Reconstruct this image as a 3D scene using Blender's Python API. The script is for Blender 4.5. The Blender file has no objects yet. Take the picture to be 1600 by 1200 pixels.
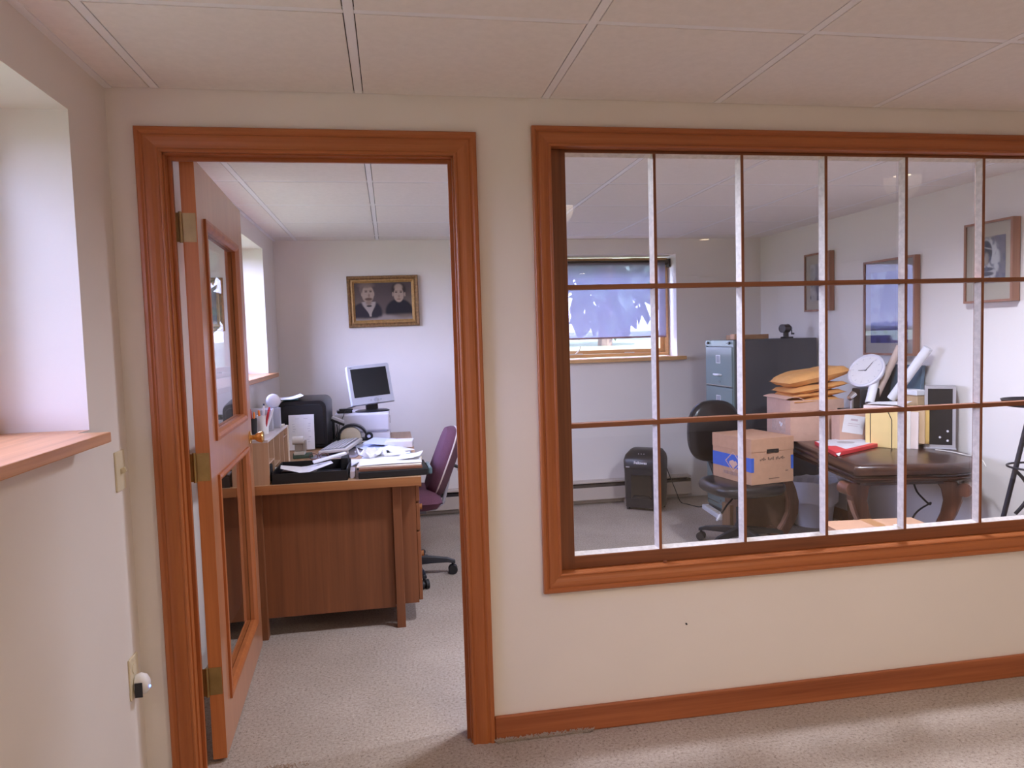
import bpy, bmesh, math, random
from mathutils import Vector, Matrix, Euler, noise
random.seed(7)
C = bpy.context.scene.collection
SC = bpy.context.scene
PI = math.pi
def R(d): return math.radians(d)

# ------------------------------------------------------------------ materials
MATS = {}
def _nt(name):
    m = bpy.data.materials.new(name); m.use_nodes = True
    nt = m.node_tree; b = nt.nodes['Principled BSDF']
    return m, nt, b
def _ramp(nt, stops):
    r = nt.nodes.new('ShaderNodeValToRGB'); e = r.color_ramp.elements
    while len(e) < len(stops): e.new(.5)
    for x, (p, c) in zip(e, stops): x.position = p; x.color = (*c, 1)
    return r
def _coord(nt, scale=(1, 1, 1), kind='Object'):
    t = nt.nodes.new('ShaderNodeTexCoord'); mp = nt.nodes.new('ShaderNodeMapping')
    mp.inputs['Scale'].default_value = scale
    nt.links.new(t.outputs[kind], mp.inputs['Vector']); return mp
def _noise(nt, vec, scale, detail=3, rough=.55):
    n = nt.nodes.new('ShaderNodeTexNoise'); n.inputs['Scale'].default_value = scale
    n.inputs['Detail'].default_value = detail; n.inputs['Roughness'].default_value = rough
    nt.links.new(vec.outputs[0], n.inputs['Vector']); return n
def _bump(nt, b, h, strength, dist=.002):
    bp = nt.nodes.new('ShaderNodeBump'); bp.inputs['Strength'].default_value = strength; bp.inputs['Distance'].default_value = dist
    nt.links.new(h, bp.inputs['Height']); nt.links.new(bp.outputs[0], b.inputs['Normal'])
def mat(name, col, rough=.5, metal=0, var=.06, scale=18, bump=0, spec=.5, bscale=None, coat=0):
    if name in MATS: return MATS[name]
    m, nt, b = _nt(name)
    mp = _coord(nt); n = _noise(nt, mp, scale)
    r = _ramp(nt, [(.3, tuple(c*(1-var) for c in col)), (.7, tuple(min(1, c*(1+var)) for c in col))])
    nt.links.new(n.outputs['Fac'], r.inputs['Fac']); nt.links.new(r.outputs[0], b.inputs['Base Color'])
    b.inputs['Roughness'].default_value = rough; b.inputs['Metallic'].default_value = metal
    b.inputs['Specular IOR Level'].default_value = spec; b.inputs['Coat Weight'].default_value = coat
    if bump:
        n2 = _noise(nt, mp, bscale or scale*8, 2); _bump(nt, b, n2.outputs['Fac'], bump)
    MATS[name] = m; return m
def wood(name, c1, c2, axis='z', rough=.35, grain=1.0, coat=0., c3=None, bump=.03):
    if name in MATS: return MATS[name]
    m, nt, b = _nt(name)
    k = {'x': (.6, 22, 22), 'y': (22, .6, 22), 'z': (22, 22, .6)}[axis]
    mp = _coord(nt, tuple(v*grain for v in k)); n = _noise(nt, mp, 1.0, 5, .6)
    mp2 = _coord(nt, tuple(v*grain*5 for v in k)); n2 = _noise(nt, mp2, 1.0, 2, .5)
    mx = nt.nodes.new('ShaderNodeMath'); mx.operation = 'MULTIPLY_ADD'; mx.inputs[1].default_value = .35
    nt.links.new(n2.outputs['Fac'], mx.inputs[0]); nt.links.new(n.outputs['Fac'], mx.inputs[2])
    r = _ramp(nt, [(.45, c1), (.64, tuple((a+d)/2 for a, d in zip(c1, c2))), (.85, c2)] if c3 is None else [(.4, c1), (.62, c2), (.85, c3)])
    nt.links.new(mx.outputs[0], r.inputs['Fac']); nt.links.new(r.outputs[0], b.inputs['Base Color'])
    b.inputs['Roughness'].default_value = rough; b.inputs['Coat Weight'].default_value = coat; b.inputs['Coat Roughness'].default_value = .15
    if bump: _bump(nt, b, n2.outputs['Fac'], bump)
    MATS[name] = m; return m
def attr_mat(name, rough=.6):
    if name in MATS: return MATS[name]
    m, nt, b = _nt(name); a = nt.nodes.new('ShaderNodeVertexColor'); a.layer_name = 'Col'
    mp = _coord(nt); n = _noise(nt, mp, 220, 2)
    mix = nt.nodes.new('ShaderNodeMix'); mix.data_type = 'RGBA'; mix.blend_type = 'MULTIPLY'; mix.inputs[0].default_value = .18
    nt.links.new(a.outputs[0], mix.inputs[6]); nt.links.new(n.outputs['Fac'], mix.inputs[7])
    nt.links.new(mix.outputs[2], b.inputs['Base Color']); b.inputs['Roughness'].default_value = rough; b.inputs['Specular IOR Level'].default_value = .2
    MATS[name] = m; return m
def glass_mat(name, tint=(.97, .98, .985), refl=1.0):
    if name in MATS: return MATS[name]
    m = bpy.data.materials.new(name); m.use_nodes = True; nt = m.node_tree; nt.nodes.clear()
    o = nt.nodes.new('ShaderNodeOutputMaterial'); t = nt.nodes.new('ShaderNodeBsdfTransparent'); g = nt.nodes.new('ShaderNodeBsdfGlossy')
    t.inputs['Color'].default_value = (*tint, 1); g.inputs['Roughness'].default_value = .004
    mp = _coord(nt); nz = _noise(nt, mp, 3.0, 1)
    f = nt.nodes.new('ShaderNodeFresnel'); f.inputs['IOR'].default_value = 1.5
    mu = nt.nodes.new('ShaderNodeMath'); mu.operation = 'MULTIPLY'; mu.inputs[1].default_value = refl
    bp = nt.nodes.new('ShaderNodeBump'); bp.inputs['Strength'].default_value = .03; bp.inputs['Distance'].default_value = .004
    nt.links.new(nz.outputs['Fac'], bp.inputs['Height']); nt.links.new(bp.outputs[0], g.inputs['Normal'])
    ge = nt.nodes.new('ShaderNodeNewGeometry'); iv = nt.nodes.new('ShaderNodeMath'); iv.operation = 'SUBTRACT'; iv.inputs[0].default_value = 1.8
    m2 = nt.nodes.new('ShaderNodeMath'); m2.operation = 'MULTIPLY'; nt.links.new(ge.outputs['Backfacing'], m2.inputs[0]); m2.inputs[1].default_value = 1.8
    nt.links.new(m2.outputs[0], iv.inputs[1]); nt.links.new(iv.outputs[0], mu.inputs[1])
    m3 = nt.nodes.new('ShaderNodeMath'); m3.operation = 'MULTIPLY'; m3.inputs[1].default_value = refl; m3.use_clamp = True
    nt.links.new(f.outputs[0], mu.inputs[0]); nt.links.new(mu.outputs[0], m3.inputs[0])
    x = nt.nodes.new('ShaderNodeMixShader'); nt.links.new(m3.outputs[0], x.inputs[0]); nt.links.new(t.outputs[0], x.inputs[1]); nt.links.new(g.outputs[0], x.inputs[2])
    nt.links.new(x.outputs[0], o.inputs[0]); MATS[name] = m; return m

def carpet_mat():
    m, nt, b = _nt('carpet')
    mp = _coord(nt)
    n1 = _noise(nt, mp, 95, 3, .7); n2 = _noise(nt, mp, 320, 2, .7); n3 = _noise(nt, mp, 2.2, 3)
    r = _ramp(nt, [(.36, (.13, .095, .075)), (.45, (.40, .335, .28)), (.60, (.50, .43, .37)), (.72, (.74, .68, .62))])
    mx = nt.nodes.new('ShaderNodeMix'); mx.data_type = 'FLOAT'; mx.inputs[0].default_value = .45
    nt.links.new(n1.outputs['Fac'], mx.inputs[2]); nt.links.new(n2.outputs['Fac'], mx.inputs[3])
    nt.links.new(mx.outputs[0], r.inputs['Fac'])
    r3 = _ramp(nt, [(.35, (.86, .85, .84)), (.65, (1, 1, 1))]); nt.links.new(n3.outputs['Fac'], r3.inputs['Fac'])
    mm = nt.nodes.new('ShaderNodeMix'); mm.data_type = 'RGBA'; mm.blend_type = 'MULTIPLY'; mm.inputs[0].default_value = 1
    nt.links.new(r.outputs[0], mm.inputs[6]); nt.links.new(r3.outputs[0], mm.inputs[7])
    nt.links.new(mm.outputs[2], b.inputs['Base Color']); b.inputs['Roughness'].default_value = .95; b.inputs['Specular IOR Level'].default_value = .1
    _bump(nt, b, mx.outputs[0], .6, .006)
    MATS['carpet'] = m; return m
def shade_mat():
    m = bpy.data.materials.new('shade_mesh'); m.use_nodes = True; nt = m.node_tree; nt.nodes.clear()
    o = nt.nodes.new('ShaderNodeOutputMaterial'); t = nt.nodes.new('ShaderNodeBsdfTransparent'); d = nt.nodes.new('ShaderNodeBsdfDiffuse'); tr = nt.nodes.new('ShaderNodeBsdfTranslucent')
    mp = _coord(nt); n = _noise(nt, mp, 60, 2)
    r = _ramp(nt, [(.3, (.30, .27, .34)), (.7, (.34, .31, .38))]); nt.links.new(n.outputs['Fac'], r.inputs['Fac'])
    nt.links.new(r.outputs[0], d.inputs['Color']); tr.inputs['Color'].default_value = (.46, .43, .54, 1); t.inputs['Color'].default_value = (.78, .80, .90, 1)
    a = nt.nodes.new('ShaderNodeMixShader'); a.inputs[0].default_value = .45; nt.links.new(d.outputs[0], a.inputs[1]); nt.links.new(tr.outputs[0], a.inputs[2])
    x = nt.nodes.new('ShaderNodeMixShader'); x.inputs[0].default_value = .50; nt.links.new(t.outputs[0], x.inputs[1]); nt.links.new(a.outputs[0], x.inputs[2])
    nt.links.new(x.outputs[0], o.inputs[0]); return m
def emit_mat(name, col, s):
    if name in MATS: return MATS[name]
    m = bpy.data.materials.new(name); m.use_nodes = True; nt = m.node_tree; nt.nodes.clear()
    o = nt.nodes.new('ShaderNodeOutputMaterial'); e = nt.nodes.new('ShaderNodeEmission'); e.inputs[0].default_value = (*col, 1); e.inputs[1].default_value = s
    nt.links.new(e.outputs[0], o.inputs[0]); MATS[name] = m; return m

WALL = mat('wall_paint', (.83, .785, .745), .7, var=.015, scale=2.5, bump=.05, bscale=160, spec=.25)
TILE = mat('ceiling_tile', (.85, .81, .79), .9, var=.025, scale=45, bump=.12, bscale=190, spec=.1)
TEE = mat('ceiling_tee_white', (.88, .87, .90), .5, var=.01)
CARPET = carpet_mat()
F1, F2 = (.35, .10, .028), (.455, .147, .043)
FIRX = wood('fir_trim_x', F1, F2, 'x', .42, coat=.05, bump=0); FIRZ = wood('fir_trim_z', F1, F2, 'z', .42, coat=.05, bump=0); FIRY = wood('fir_trim_y', F1, F2, 'y', .42, coat=.05, bump=0)
BASEW = wood('baseboard_wood', (.24, .062, .02), (.44, .14, .05), 'x', .4)
DOORW = wood('door_veneer', (.42, .175, .085), (.50, .22, .11), 'z', .3, coat=.3, grain=.6)
DOORE = wood('door_edge', (.46, .14, .04), (.64, .235, .075), 'z', .4)
SASHX = wood('sash_wood_x', (.14, .045, .02), (.29, .105, .04), 'x', .5); SASHZ = wood('sash_wood_z', (.14, .045, .02), (.29, .105, .04), 'z', .5)
PUTTY = mat('old_white_putty', (.80, .77, .76), .6, var=.12, scale=60, bump=.3)
OAKX = wood('window_oak_x', (.52, .26, .09), (.72, .42, .17), 'x', .4); OAKZ = wood('window_oak_z', (.52, .26, .09), (.72, .42, .17), 'z', .4); OAKY = wood('window_oak_y', (.45, .2, .08), (.68, .34, .15), 'y', .35)
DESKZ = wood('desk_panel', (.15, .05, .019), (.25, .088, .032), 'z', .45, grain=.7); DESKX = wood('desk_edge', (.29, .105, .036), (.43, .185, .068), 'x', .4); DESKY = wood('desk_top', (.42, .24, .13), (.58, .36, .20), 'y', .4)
BIRCH = wood('organizer_birch', (.45, .275, .17), (.55, .355, .23), 'z', .5)
TABLEW = wood('table_mahogany', (.022, .008, .006), (.06, .023, .013), 'y', .3, coat=.35)
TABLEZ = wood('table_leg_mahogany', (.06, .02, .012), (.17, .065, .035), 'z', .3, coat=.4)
LEGLIT = wood('table_leg_lit_face', (.22, .1, .065), (.38, .2, .13), 'z', .35, coat=.3)  # paler than the leg wood: light on the leg front put into colour
GLASS = glass_mat('pane_glass'); GLASSD = glass_mat('door_glass', refl=1.2)
BLACKP = mat('black_plastic', (.012, .012, .014), .35, var=.1); BLACKM = mat('black_matte', (.009, .0085, .010), .6, var=.15)
CHARC = mat('charcoal_plastic', (.014, .015, .02), .38, var=.1); VINYL = mat('black_vinyl', (.014, .013, .015), .28, var=.15, bump=.08, bscale=120)
CARD = mat('brown_cardboard', (.52, .30, .19), .8, var=.05, scale=30, spec=.2); CARDP = mat('pinkish_cardboard', (.62, .40, .31), .8, var=.05, scale=30, spec=.2); CARDD = mat('dark_cardboard', (.19, .10, .06), .8, var=.07, scale=30, spec=.2)
TAPE = mat('packing_tape', (.5, .26, .12), .3, var=.05)
PAPER = mat('white_paper', (.83, .83, .86), .7, var=.02, scale=40, spec=.2); PAPERB = mat('bluish_paper', (.70, .75, .90), .7, var=.03); CREAM = mat('cream_paper', (.80, .72, .60), .7, var=.03)
MANILA = mat('manila_paper', (.72, .36, .12), .6, var=.08, scale=25, bump=.25, bscale=30); YEL = mat('yellow_folder', (.82, .62, .26), .6, var=.03); YELD = mat('yellow_envelope', (.78, .52, .16), .55, var=.06); TANF = mat('tan_folder', (.60, .42, .24), .6, var=.05); PINKF = mat('pale_pink_folder', (.82, .70, .66), .65, var=.03)
GREYP = mat('grey_plastic', (.50, .50, .54), .4, var=.03); LILACP = mat('pale_plastic', (.72, .71, .78), .4, var=.02); BEIGEP = mat('beige_plastic', (.66, .62, .56), .45, var=.03); SCREEN = mat('dark_screen', (.009, .009, .012), .35, var=.1, spec=.25)
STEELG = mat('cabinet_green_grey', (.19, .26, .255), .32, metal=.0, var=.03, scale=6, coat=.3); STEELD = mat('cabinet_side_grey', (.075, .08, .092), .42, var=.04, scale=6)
CHROME = mat('chrome', (.8, .8, .82), .2, 1, var=.02); STEEL = mat('brushed_steel', (.55, .55, .57), .35, 1, var=.05); BRIGHT = mat('bright_trim', (.78, .80, .80), .35, .2, var=.02); BRASS = mat('brass', (.82, .50, .18), .25, 1, var=.06); BRASSD = mat('antique_brass', (.42, .30, .13), .4, 1, var=.12)
BLUE = mat('blue_print', (.045, .12, .50), .6, var=.05); PRINTD = mat('dark_print', (.22, .13, .09), .8, var=.05); DARKHOLE = mat('dark_opening', (.02, .012, .008), .9)
RED = mat('red_print', (.66, .04, .05), .45, var=.05); WHITE = mat('white_enamel', (.85, .85, .86), .4, var=.01); IVORY = mat('ivory_plastic', (.72, .64, .46), .4, var=.02)
PURPLE = mat('purple_fabric', (.125, .045, .075), .9, var=.12, scale=200, bump=.2, bscale=500); PURPLED = mat('purple_shell_fabric', (.085, .035, .05), .9, var=.1, scale=200); PIPING = mat('pale_piping', (.62, .52, .50), .6)
GREYMET = mat('grey_painted_metal', (.30, .29, .33), .45, var=.04); TEAL = mat('dark_teal_cover', (.03, .10, .12), .45, var=.05); SKYB = mat('light_blue_paper', (.42, .66, .92), .6, var=.03); DKBLUE = mat('slate_blue_cover', (.10, .16, .22), .5, var=.05)
IRON = mat('wrought_iron', (.02, .018, .026), .5, .6, var=.1); HEATC = mat('heater_cream', (.56, .49, .43), .5, var=.02); BAG = mat('white_bin_liner', (.82, .83, .90), .4, var=.03, bump=.3, bscale=20); BIN = mat('white_bin', (.72, .73, .80), .5, var=.02)
GILT = mat('worn_gilt', (.26, .14, .055), .45, .25, var=.35, scale=70, bump=.3); GILTL = mat('gilt_lip', (.46, .27, .10), .4, .3, var=.2, scale=60); MATB = mat('mat_board', (.50, .43, .34), .9, var=.02); FRW = wood('picture_frame_wood', (.24, .1, .06), (.38, .19, .12), 'z', .4); MATG = mat('grey_mat_board', (.40, .36, .34), .9, var=.02)
GREENP = mat('green_pad', (.06, .10, .07), .7); TAPECR = mat('tape_roll', (.70, .60, .42), .35); LENS = emit_mat('downlight_lens', (1, .78, .5), 14)
GRASSM = mat('lawn_grass', (.16, .195, .10), .9, var=.35, scale=9, bump=.5, bscale=60); BARK = mat('tree_bark', (.12, .085, .06), .9, var=.3, bump=.5); LEAF = mat('tree_leaves', (.07, .11, .06), .6, var=.5, scale=6)
EXTW = mat('house_siding', (.45, .42, .38), .8); PLASTER = WALL

# ------------------------------------------------------------------ mesh builder
class MB:
    def __init__(s): s.v = []; s.f = []; s.m = []; s.cur = 0
    def add(s, vs, fs, M=None):
        o = len(s.v)
        for p in vs:
            p = Vector(p); s.v.append(M @ p if M is not None else p)
        for f in fs: s.f.append(tuple(i+o for i in f)); s.m.append(s.cur)
        return s
    def box(s, x0, x1, y0, y1, z0, z1, M=None):
        v = [(x, y, z) for x in (x0, x1) for y in (y0, y1) for z in (z0, z1)]
        return s.add(v, [(0, 1, 3, 2), (4, 6, 7, 5), (0, 4, 5, 1), (2, 3, 7, 6), (0, 2, 6, 4), (1, 5, 7, 3)], M)
    def obox(s, c, size, rz=0, rx=0, ry=0):
        M = Matrix.Translation(c) @ Euler((rx, ry, rz)).to_matrix().to_4x4(); a, b, d = (q/2 for q in size)
        return s.box(-a, a, -b, b, -d, d, M)
    def lathe(s, prof, c=(0, 0, 0), n=24, M=None, cap=True):
        v = []; f = []
        for r, z in prof:
            for k in range(n):
                a = 2*PI*k/n; v.append((c[0]+r*math.cos(a), c[1]+r*math.sin(a), c[2]+z))
        for i in range(len(prof)-1):
            for k in range(n):
                a, b = i*n+k, i*n+(k+1) % n; f.append((a, b, b+n, a+n))
        if cap: f.append(tuple(reversed(range(n)))); f.append(tuple(range((len(prof)-1)*n, len(prof)*n)))
        return s.add(v, f, M)
    def cyl(s, p0, p1, r0, r1=None, n=16):
        p0, p1 = Vector(p0), Vector(p1); d = p1-p0; r1 = r0 if r1 is None else r1
        M = Matrix.Translation(p0) @ d.to_track_quat('Z', 'Y').to_matrix().to_4x4()
        return s.lathe([(r0, 0), (r1, d.length)], n=n, M=M)
    def tube(s, pts, r, n=8, closed=False):
        pts = [Vector(p) for p in pts]; N = len(pts); v = []; f = []; up = None
        for i, p in enumerate(pts):
            a = pts[(i-1) % N] if (i > 0 or closed) else p; b = pts[(i+1) % N] if (i < N-1 or closed) else p
            t = (b-a).normalized()
            if up is None: up = t.orthogonal().normalized()
            up = (up - t*up.dot(t)).normalized(); w = t.cross(up)
            rr = r[i] if isinstance(r, (list, tuple)) else r
            for k in range(n): v.append(p + (up*math.cos(2*PI*k/n)+w*math.sin(2*PI*k/n))*rr)
        for i in range(N if closed else N-1):
            for k in range(n):
                a, b = i*n+k, i*n+(k+1) % n; c, d = ((i+1) % N)*n+(k+1) % n, ((i+1) % N)*n+k; f.append((a, b, c, d))
        if not closed: f.append(tuple(reversed(range(n)))); f.append(tuple(range((N-1)*n, N*n)))
        return s.add(v, f)
    def prism(s, poly, z0, z1, M=None):
        n = len(poly); v = [(x, y, z0) for x, y in poly]+[(x, y, z1) for x, y in poly]
        f = [tuple(reversed(range(n))), tuple(range(n, 2*n))]+[(i, (i+1) % n, n+(i+1) % n, n+i) for i in range(n)]
        return s.add(v, f, M)
    def rings(s, rs, cap=True):
        n = len(rs[0]); v = [p for r in rs for p in r]; f = []
        for i in range(len(rs)-1):
            for k in range(n):
                a, b = i*n+k, i*n+(k+1) % n; f.append((a, b, b+n, a+n))
        if cap: f.append(tuple(reversed(range(n)))); f.append(tuple(range((len(rs)-1)*n, len(rs)*n)))
        return s.add(v, f)
    def sphere(s, c, rx, ry=None, rz=None, n=16, m=10, M=None):
        ry = ry or rx; rz = rz or rx
        v = [(c[0], c[1], c[2]-rz)]; f = []
        for i in range(1, m):
            t = -PI/2+PI*i/m
            for k in range(n):
                a = 2*PI*k/n; v.append((c[0]+rx*math.cos(t)*math.cos(a), c[1]+ry*math.cos(t)*math.sin(a), c[2]+rz*math.sin(t)))
        v.append((c[0], c[1], c[2]+rz)); L = len(v)-1
        for k in range(n):
            f.append((0, 1+(k+1) % n, 1+k)); f.append((L, 1+(m-2)*n+k, 1+(m-2)*n+(k+1) % n))
        for i in range(m-2):
            for k in range(n):
                a, b = 1+i*n+k, 1+i*n+(k+1) % n; f.append((a, b, b+n, a+n))
        return s.add(v, f, M)
    def sheet(s, w, l, fn, nx=10, ny=10, th=.0012, M=None):
        v = []; f = []
        for q in (0, 1):
            for j in range(ny+1):
                for i in range(nx+1):
                    u, t = i/nx, j/ny; d = fn(u, t); dx, dy, dz = d if isinstance(d, tuple) else (0, 0, d)
                    v.append(((u-.5)*w+dx, (t-.5)*l+dy, dz + (th if q else 0)))
        W = nx+1; B = W*(ny+1)
        for j in range(ny):
            for i in range(nx):
                a = j*W+i; f.append((a, a+W, a+W+1, a+1)); f.append((B+a, B+a+1, B+a+W+1, B+a+W))
        per = [i for i in range(nx)]+[j*W+nx for j in range(ny)]+[ny*W+i for i in range(nx, 0, -1)]+[j*W for j in range(ny, 0, -1)]
        for k in range(len(per)): a, b = per[k], per[(k+1) % len(per)]; f.append((a, b, b+B, a+B))
        return s.add(v, f, M)
    def pillow(s, w, l, h, nx=14, ny=14, M=None, wob=.0, seed=0):
        v = []; f = []
        for q in (-1, 1):
            for j in range(ny+1):
                for i in range(nx+1):
                    u, t = i/nx*2-1, j/ny*2-1
                    e = (max(0, 1-abs(u)**6))**.5*(max(0, 1-abs(t)**6))**.5
                    z = q*h/2*e
                    if wob: z += wob*noise.noise((u*2+seed, t*2, q*3.1+seed))*e
                    v.append((u*w/2, t*l/2, z))
        W = nx+1; B = W*(ny+1)
        for j in range(ny):
            for i in range(nx):
                a = j*W+i; f.append((a, a+W, a+W+1, a+1)); f.append((B+a, B+a+1, B+a+W+1, B+a+W))
        per = [i for i in range(nx)]+[j*W+nx for j in range(ny)]+[ny*W+i for i in range(nx, 0, -1)]+[j*W for j in range(ny, 0, -1)]
        for k in range(len(per)): a, b = per[k], per[(k+1) % len(per)]; f.append((a, b, b+B, a+B))
        return s.add(v, f, M)
    def frame(s, x0, x1, z0, z1, w, y0, y1):          # rectangular ring in the xz plane
        s.box(x0, x0+w, y0, y1, z0, z1); s.box(x1-w, x1, y0, y1, z0, z1)
        s.box(x0+w, x1-w, y0, y1, z0, z0+w); return s.box(x0+w, x1-w, y0, y1, z1-w, z1)
    def build(s, name, m, parent=None, bevel=0, smooth=False, world=True, seg=2):
        me = bpy.data.meshes.new(name)
        vs = s.v
        if parent is not None and world and parent in ROOTM:
            I = ROOTM[parent].inverted(); vs = [I @ p for p in vs]
        me.from_pydata([tuple(p) for p in vs], [], s.f)
        ms = m if isinstance(m, (list, tuple)) else [m]
        for x in ms: me.materials.append(x)
        if len(ms) > 1: me.polygons.foreach_set('material_index', s.m)
        bm = bmesh.new(); bm.from_mesh(me); bmesh.ops.remove_doubles(bm, verts=bm.verts, dist=1e-6); bmesh.ops.recalc_face_normals(bm, faces=bm.faces); bm.to_mesh(me); bm.free()
        if smooth:
            me.polygons.foreach_set('use_smooth', [True]*len(me.polygons)); me.set_sharp_from_angle(angle=R(42))
        me.update(); o = bpy.data.objects.new(name, me); C.objects.link(o)
        if bevel:
            b = o.modifiers.new('Bevel', 'BEVEL'); b.width = bevel; b.segments = seg; b.limit_method = 'ANGLE'; b.angle_limit = R(35)
        if parent is not None:
            o.parent = parent
            if parent in ROOTM: ROOTM[o] = ROOTM[parent]      # child sits at its parent's origin
        return o
ROOTM = {}
def tag(o, label, cat, group=None):
    o['label'] = label; o['category'] = cat
    if group: o['group'] = group
    return o
def thing(name, label, cat, loc=(0, 0, 0), rz=0, group=None, rx=0, ry=0):
    o = bpy.data.objects.new(name, None); C.objects.link(o); o.empty_display_size = .05
    o.location = loc; o.rotation_euler = (rx, ry, rz)
    ROOTM[o] = Matrix.Translation(loc) @ Euler((rx, ry, rz)).to_matrix().to_4x4()
    return tag(o, label, cat, group)
def one(name, mb, m, label, cat, group=None, base=None, **k):      # a thing that is one mesh, origin moved to its base
    o = mb.build(name, m, **k)
    vs = [v.co for v in o.data.vertices]
    b = Vector(base) if base else Vector(((min(v.x for v in vs)+max(v.x for v in vs))/2, (min(v.y for v in vs)+max(v.y for v in vs))/2, min(v.z for v in vs)))
    o.data.transform(Matrix.Translation(-b)); o.location = b
    return tag(o, label, cat, group)
def struct(name, mb, m, **k):
    o = mb.build(name, m, **k); o['kind'] = 'structure'; return o
def sroot(name, loc=(0, 0, 0), rz=0):
    o = bpy.data.objects.new(name, None); C.objects.link(o); o.location = loc; o.rotation_euler = (0, 0, rz)
    ROOTM[o] = Matrix.Translation(loc) @ Euler((0, 0, rz)).to_matrix().to_4x4(); o['kind'] = 'structure'; return o
def text_mesh(name, txt, size, M, m, parent, ext=.0003, bold=0):
    cu = bpy.data.curves.new(name, 'FONT'); cu.body = txt; cu.size = size; cu.extrude = ext; cu.align_x = 'CENTER'; cu.align_y = 'CENTER'; cu.offset = bold
    t = bpy.data.objects.new(name+'_tmp', cu); C.objects.link(t)
    dg = bpy.context.evaluated_depsgraph_get(); me = bpy.data.meshes.new_from_object(t.evaluated_get(dg))
    bpy.data.objects.remove(t); me.materials.clear(); me.materials.append(m); me.name = name
    I = ROOTM[parent].inverted() if parent in ROOTM else Matrix()
    me.transform(I @ M); o = bpy.data.objects.new(name, me); C.objects.link(o); o.parent = parent; return o
def painted(name, w, h, nx, ny, fn, parent, M, m):       # a printed sheet: colours per vertex of a fine grid in local xz
    v = []; f = []; col = []
    for j in range(ny+1):
        for i in range(nx+1):
            u, t = i/nx, j/ny; v.append(M @ Vector(((u-.5)*w, 0, (t-.5)*h))); col.append(fn(u, t))
    for j in range(ny):
        for i in range(nx): a = j*(nx+1)+i; f.append((a, a+1, a+nx+2, a+nx+1))
    I = ROOTM[parent].inverted() if parent in ROOTM else Matrix()
    me = bpy.data.meshes.new(name); me.from_pydata([tuple(I @ p) for p in v], [], f); me.materials.append(m)
    ca = me.color_attributes.new('Col', 'FLOAT_COLOR', 'POINT')
    for k, c in enumerate(col): ca.data[k].color = (*c, 1)
    o = bpy.data.objects.new(name, me); C.objects.link(o); o.parent = parent; return o

# ------------------------------------------------------------------ dimensions
H = 2.186; XLF = -.099; XL = -.125; D = 3.321; PT = .085
FRY = -7.0; XR2 = 6.2
def xw(y): return 3.865+.045*(3.321-y)            # the right wall runs a little out of square
WANG = math.atan(.045)

# ------------------------------------------------------------------ shell
struct('floor', MB().box(-.6, 6.4, -7.2, 3.6, -.12, 0), CARPET)
def wallx(name, x0, x1, y0, y1, holes, z1=H+.35):    # wall along Y between x0,x1 with holes (ya,yb,za,zb)
    m = MB(); ys = sorted(holes); y = y0
    for ya, yb, za, zb in ys:
        m.box(x0, x1, y, ya, 0, z1); m.box(x0, x1, ya, yb, 0, za); m.box(x0, x1, ya, yb, zb, z1); y = yb
    m.box(x0, x1, y, y1, 0, z1); return struct(name, m, WALL)
WZ0, WZ1 = 1.185, 2.045
wallx('wall_left', XLF-.31, XLF, FRY, 0.0, [(-1.55, -.27, WZ0-.01, WZ1-.01)])
wallx('wall_left_office', XLF-.31, XL, 0.0, D+.27, [(1.05, 2.835, WZ0+.015, WZ1+.02)])
m = MB(); X0, X1 = 1.80, 3.103; Z0, Z1 = 1.205, 2.058
m.box(XL, X0, D, D+.27, 0, H+.35); m.box(X1, 4.2, D, D+.27, 0, H+.35); m.box(X0, X1, D, D+.27, 0, Z0); m.box(X0, X1, D, D+.27, Z1, H+.35)
struct('wall_back', m, WALL)
m = MB(); m.prism([(xw(PT), PT), (xw(PT)+.15, PT), (xw(D)+.15, D), (xw(D), D)], 0, H+.35); struct('wall_right', m, WALL)
DX0, DX1, DZ = .04, .965, 2.005; IX0, IX1, IZ0, IZ1 = 1.262, 3.70, .558, 2.043
m = MB()
m.box(XLF, DX0, 0, PT, 0, H+.3); m.box(DX0, DX1, 0, PT, DZ, H+.3); m.box(DX1, IX0, 0, PT, 0, H+.3)
m.box(IX0, IX1, 0, PT, 0, IZ0); m.box(IX0, IX1, 0, PT, IZ1, H+.3); m.box(IX1, XR2, 0, PT, 0, H+.3)
struct('wall_partition', m, WALL)
struct('wall_front_room_right', MB().box(XR2, XR2+.15, FRY, PT, 0, H+.3), WALL)
struct('wall_front_room_back', MB().box(XLF-.31, XR2+.15, FRY-.15, FRY, 0, H+.3), WALL)

# suspended ceiling: tee plane with tiles hanging a little below it
ce = MB(); ce.box(-.37, 6.35, FRY-.15, D+.27, H+.009, H+.3); ceil = struct('ceiling', ce, mat('ceiling_gap_shadow', (.10, .085, .08), .9))  # dark base colour paints the shadow in the gaps round the tiles
T = .61; x0 = .655; g = .0150; gy = .0115
tl = MB()
def tiles(xs, ys):
    for a, b in zip(xs[:-1], xs[1:]):
        for c, d in zip(ys[:-1], ys[1:]):
            if b-a > .05 and d-c > .05: tl.box(a+(g if a not in (xs[0],) else .022), b-(g if b != xs[-1] else .022), c+(gy if c != ys[0] else 0.022), d-(gy if d != ys[-1] else .003), H, H+.0088)
xsf = [XLF]+[x0+k*T for k in range(-1, 9)]+[XR2]; ysf = [FRY]+[-.575-k*1.22 for k in range(5, 0, -1)]+[-.575, 0.0]
tiles(xsf, ysf)
xso = [XL]+[x0+k*T for k in range(-1, 6)]+[4.02]; yso = [PT]+[.668+k*T for k in range(5)]+[D]
tiles(xso, yso)
tl.build('ceiling_tiles', TILE, ceil, bevel=.0008, seg=1)
tee = MB()
for x in xsf[1:-1]: tee.box(x-.0120, x+.0120, FRY, -.001, H+.0005, H+.0089)
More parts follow.
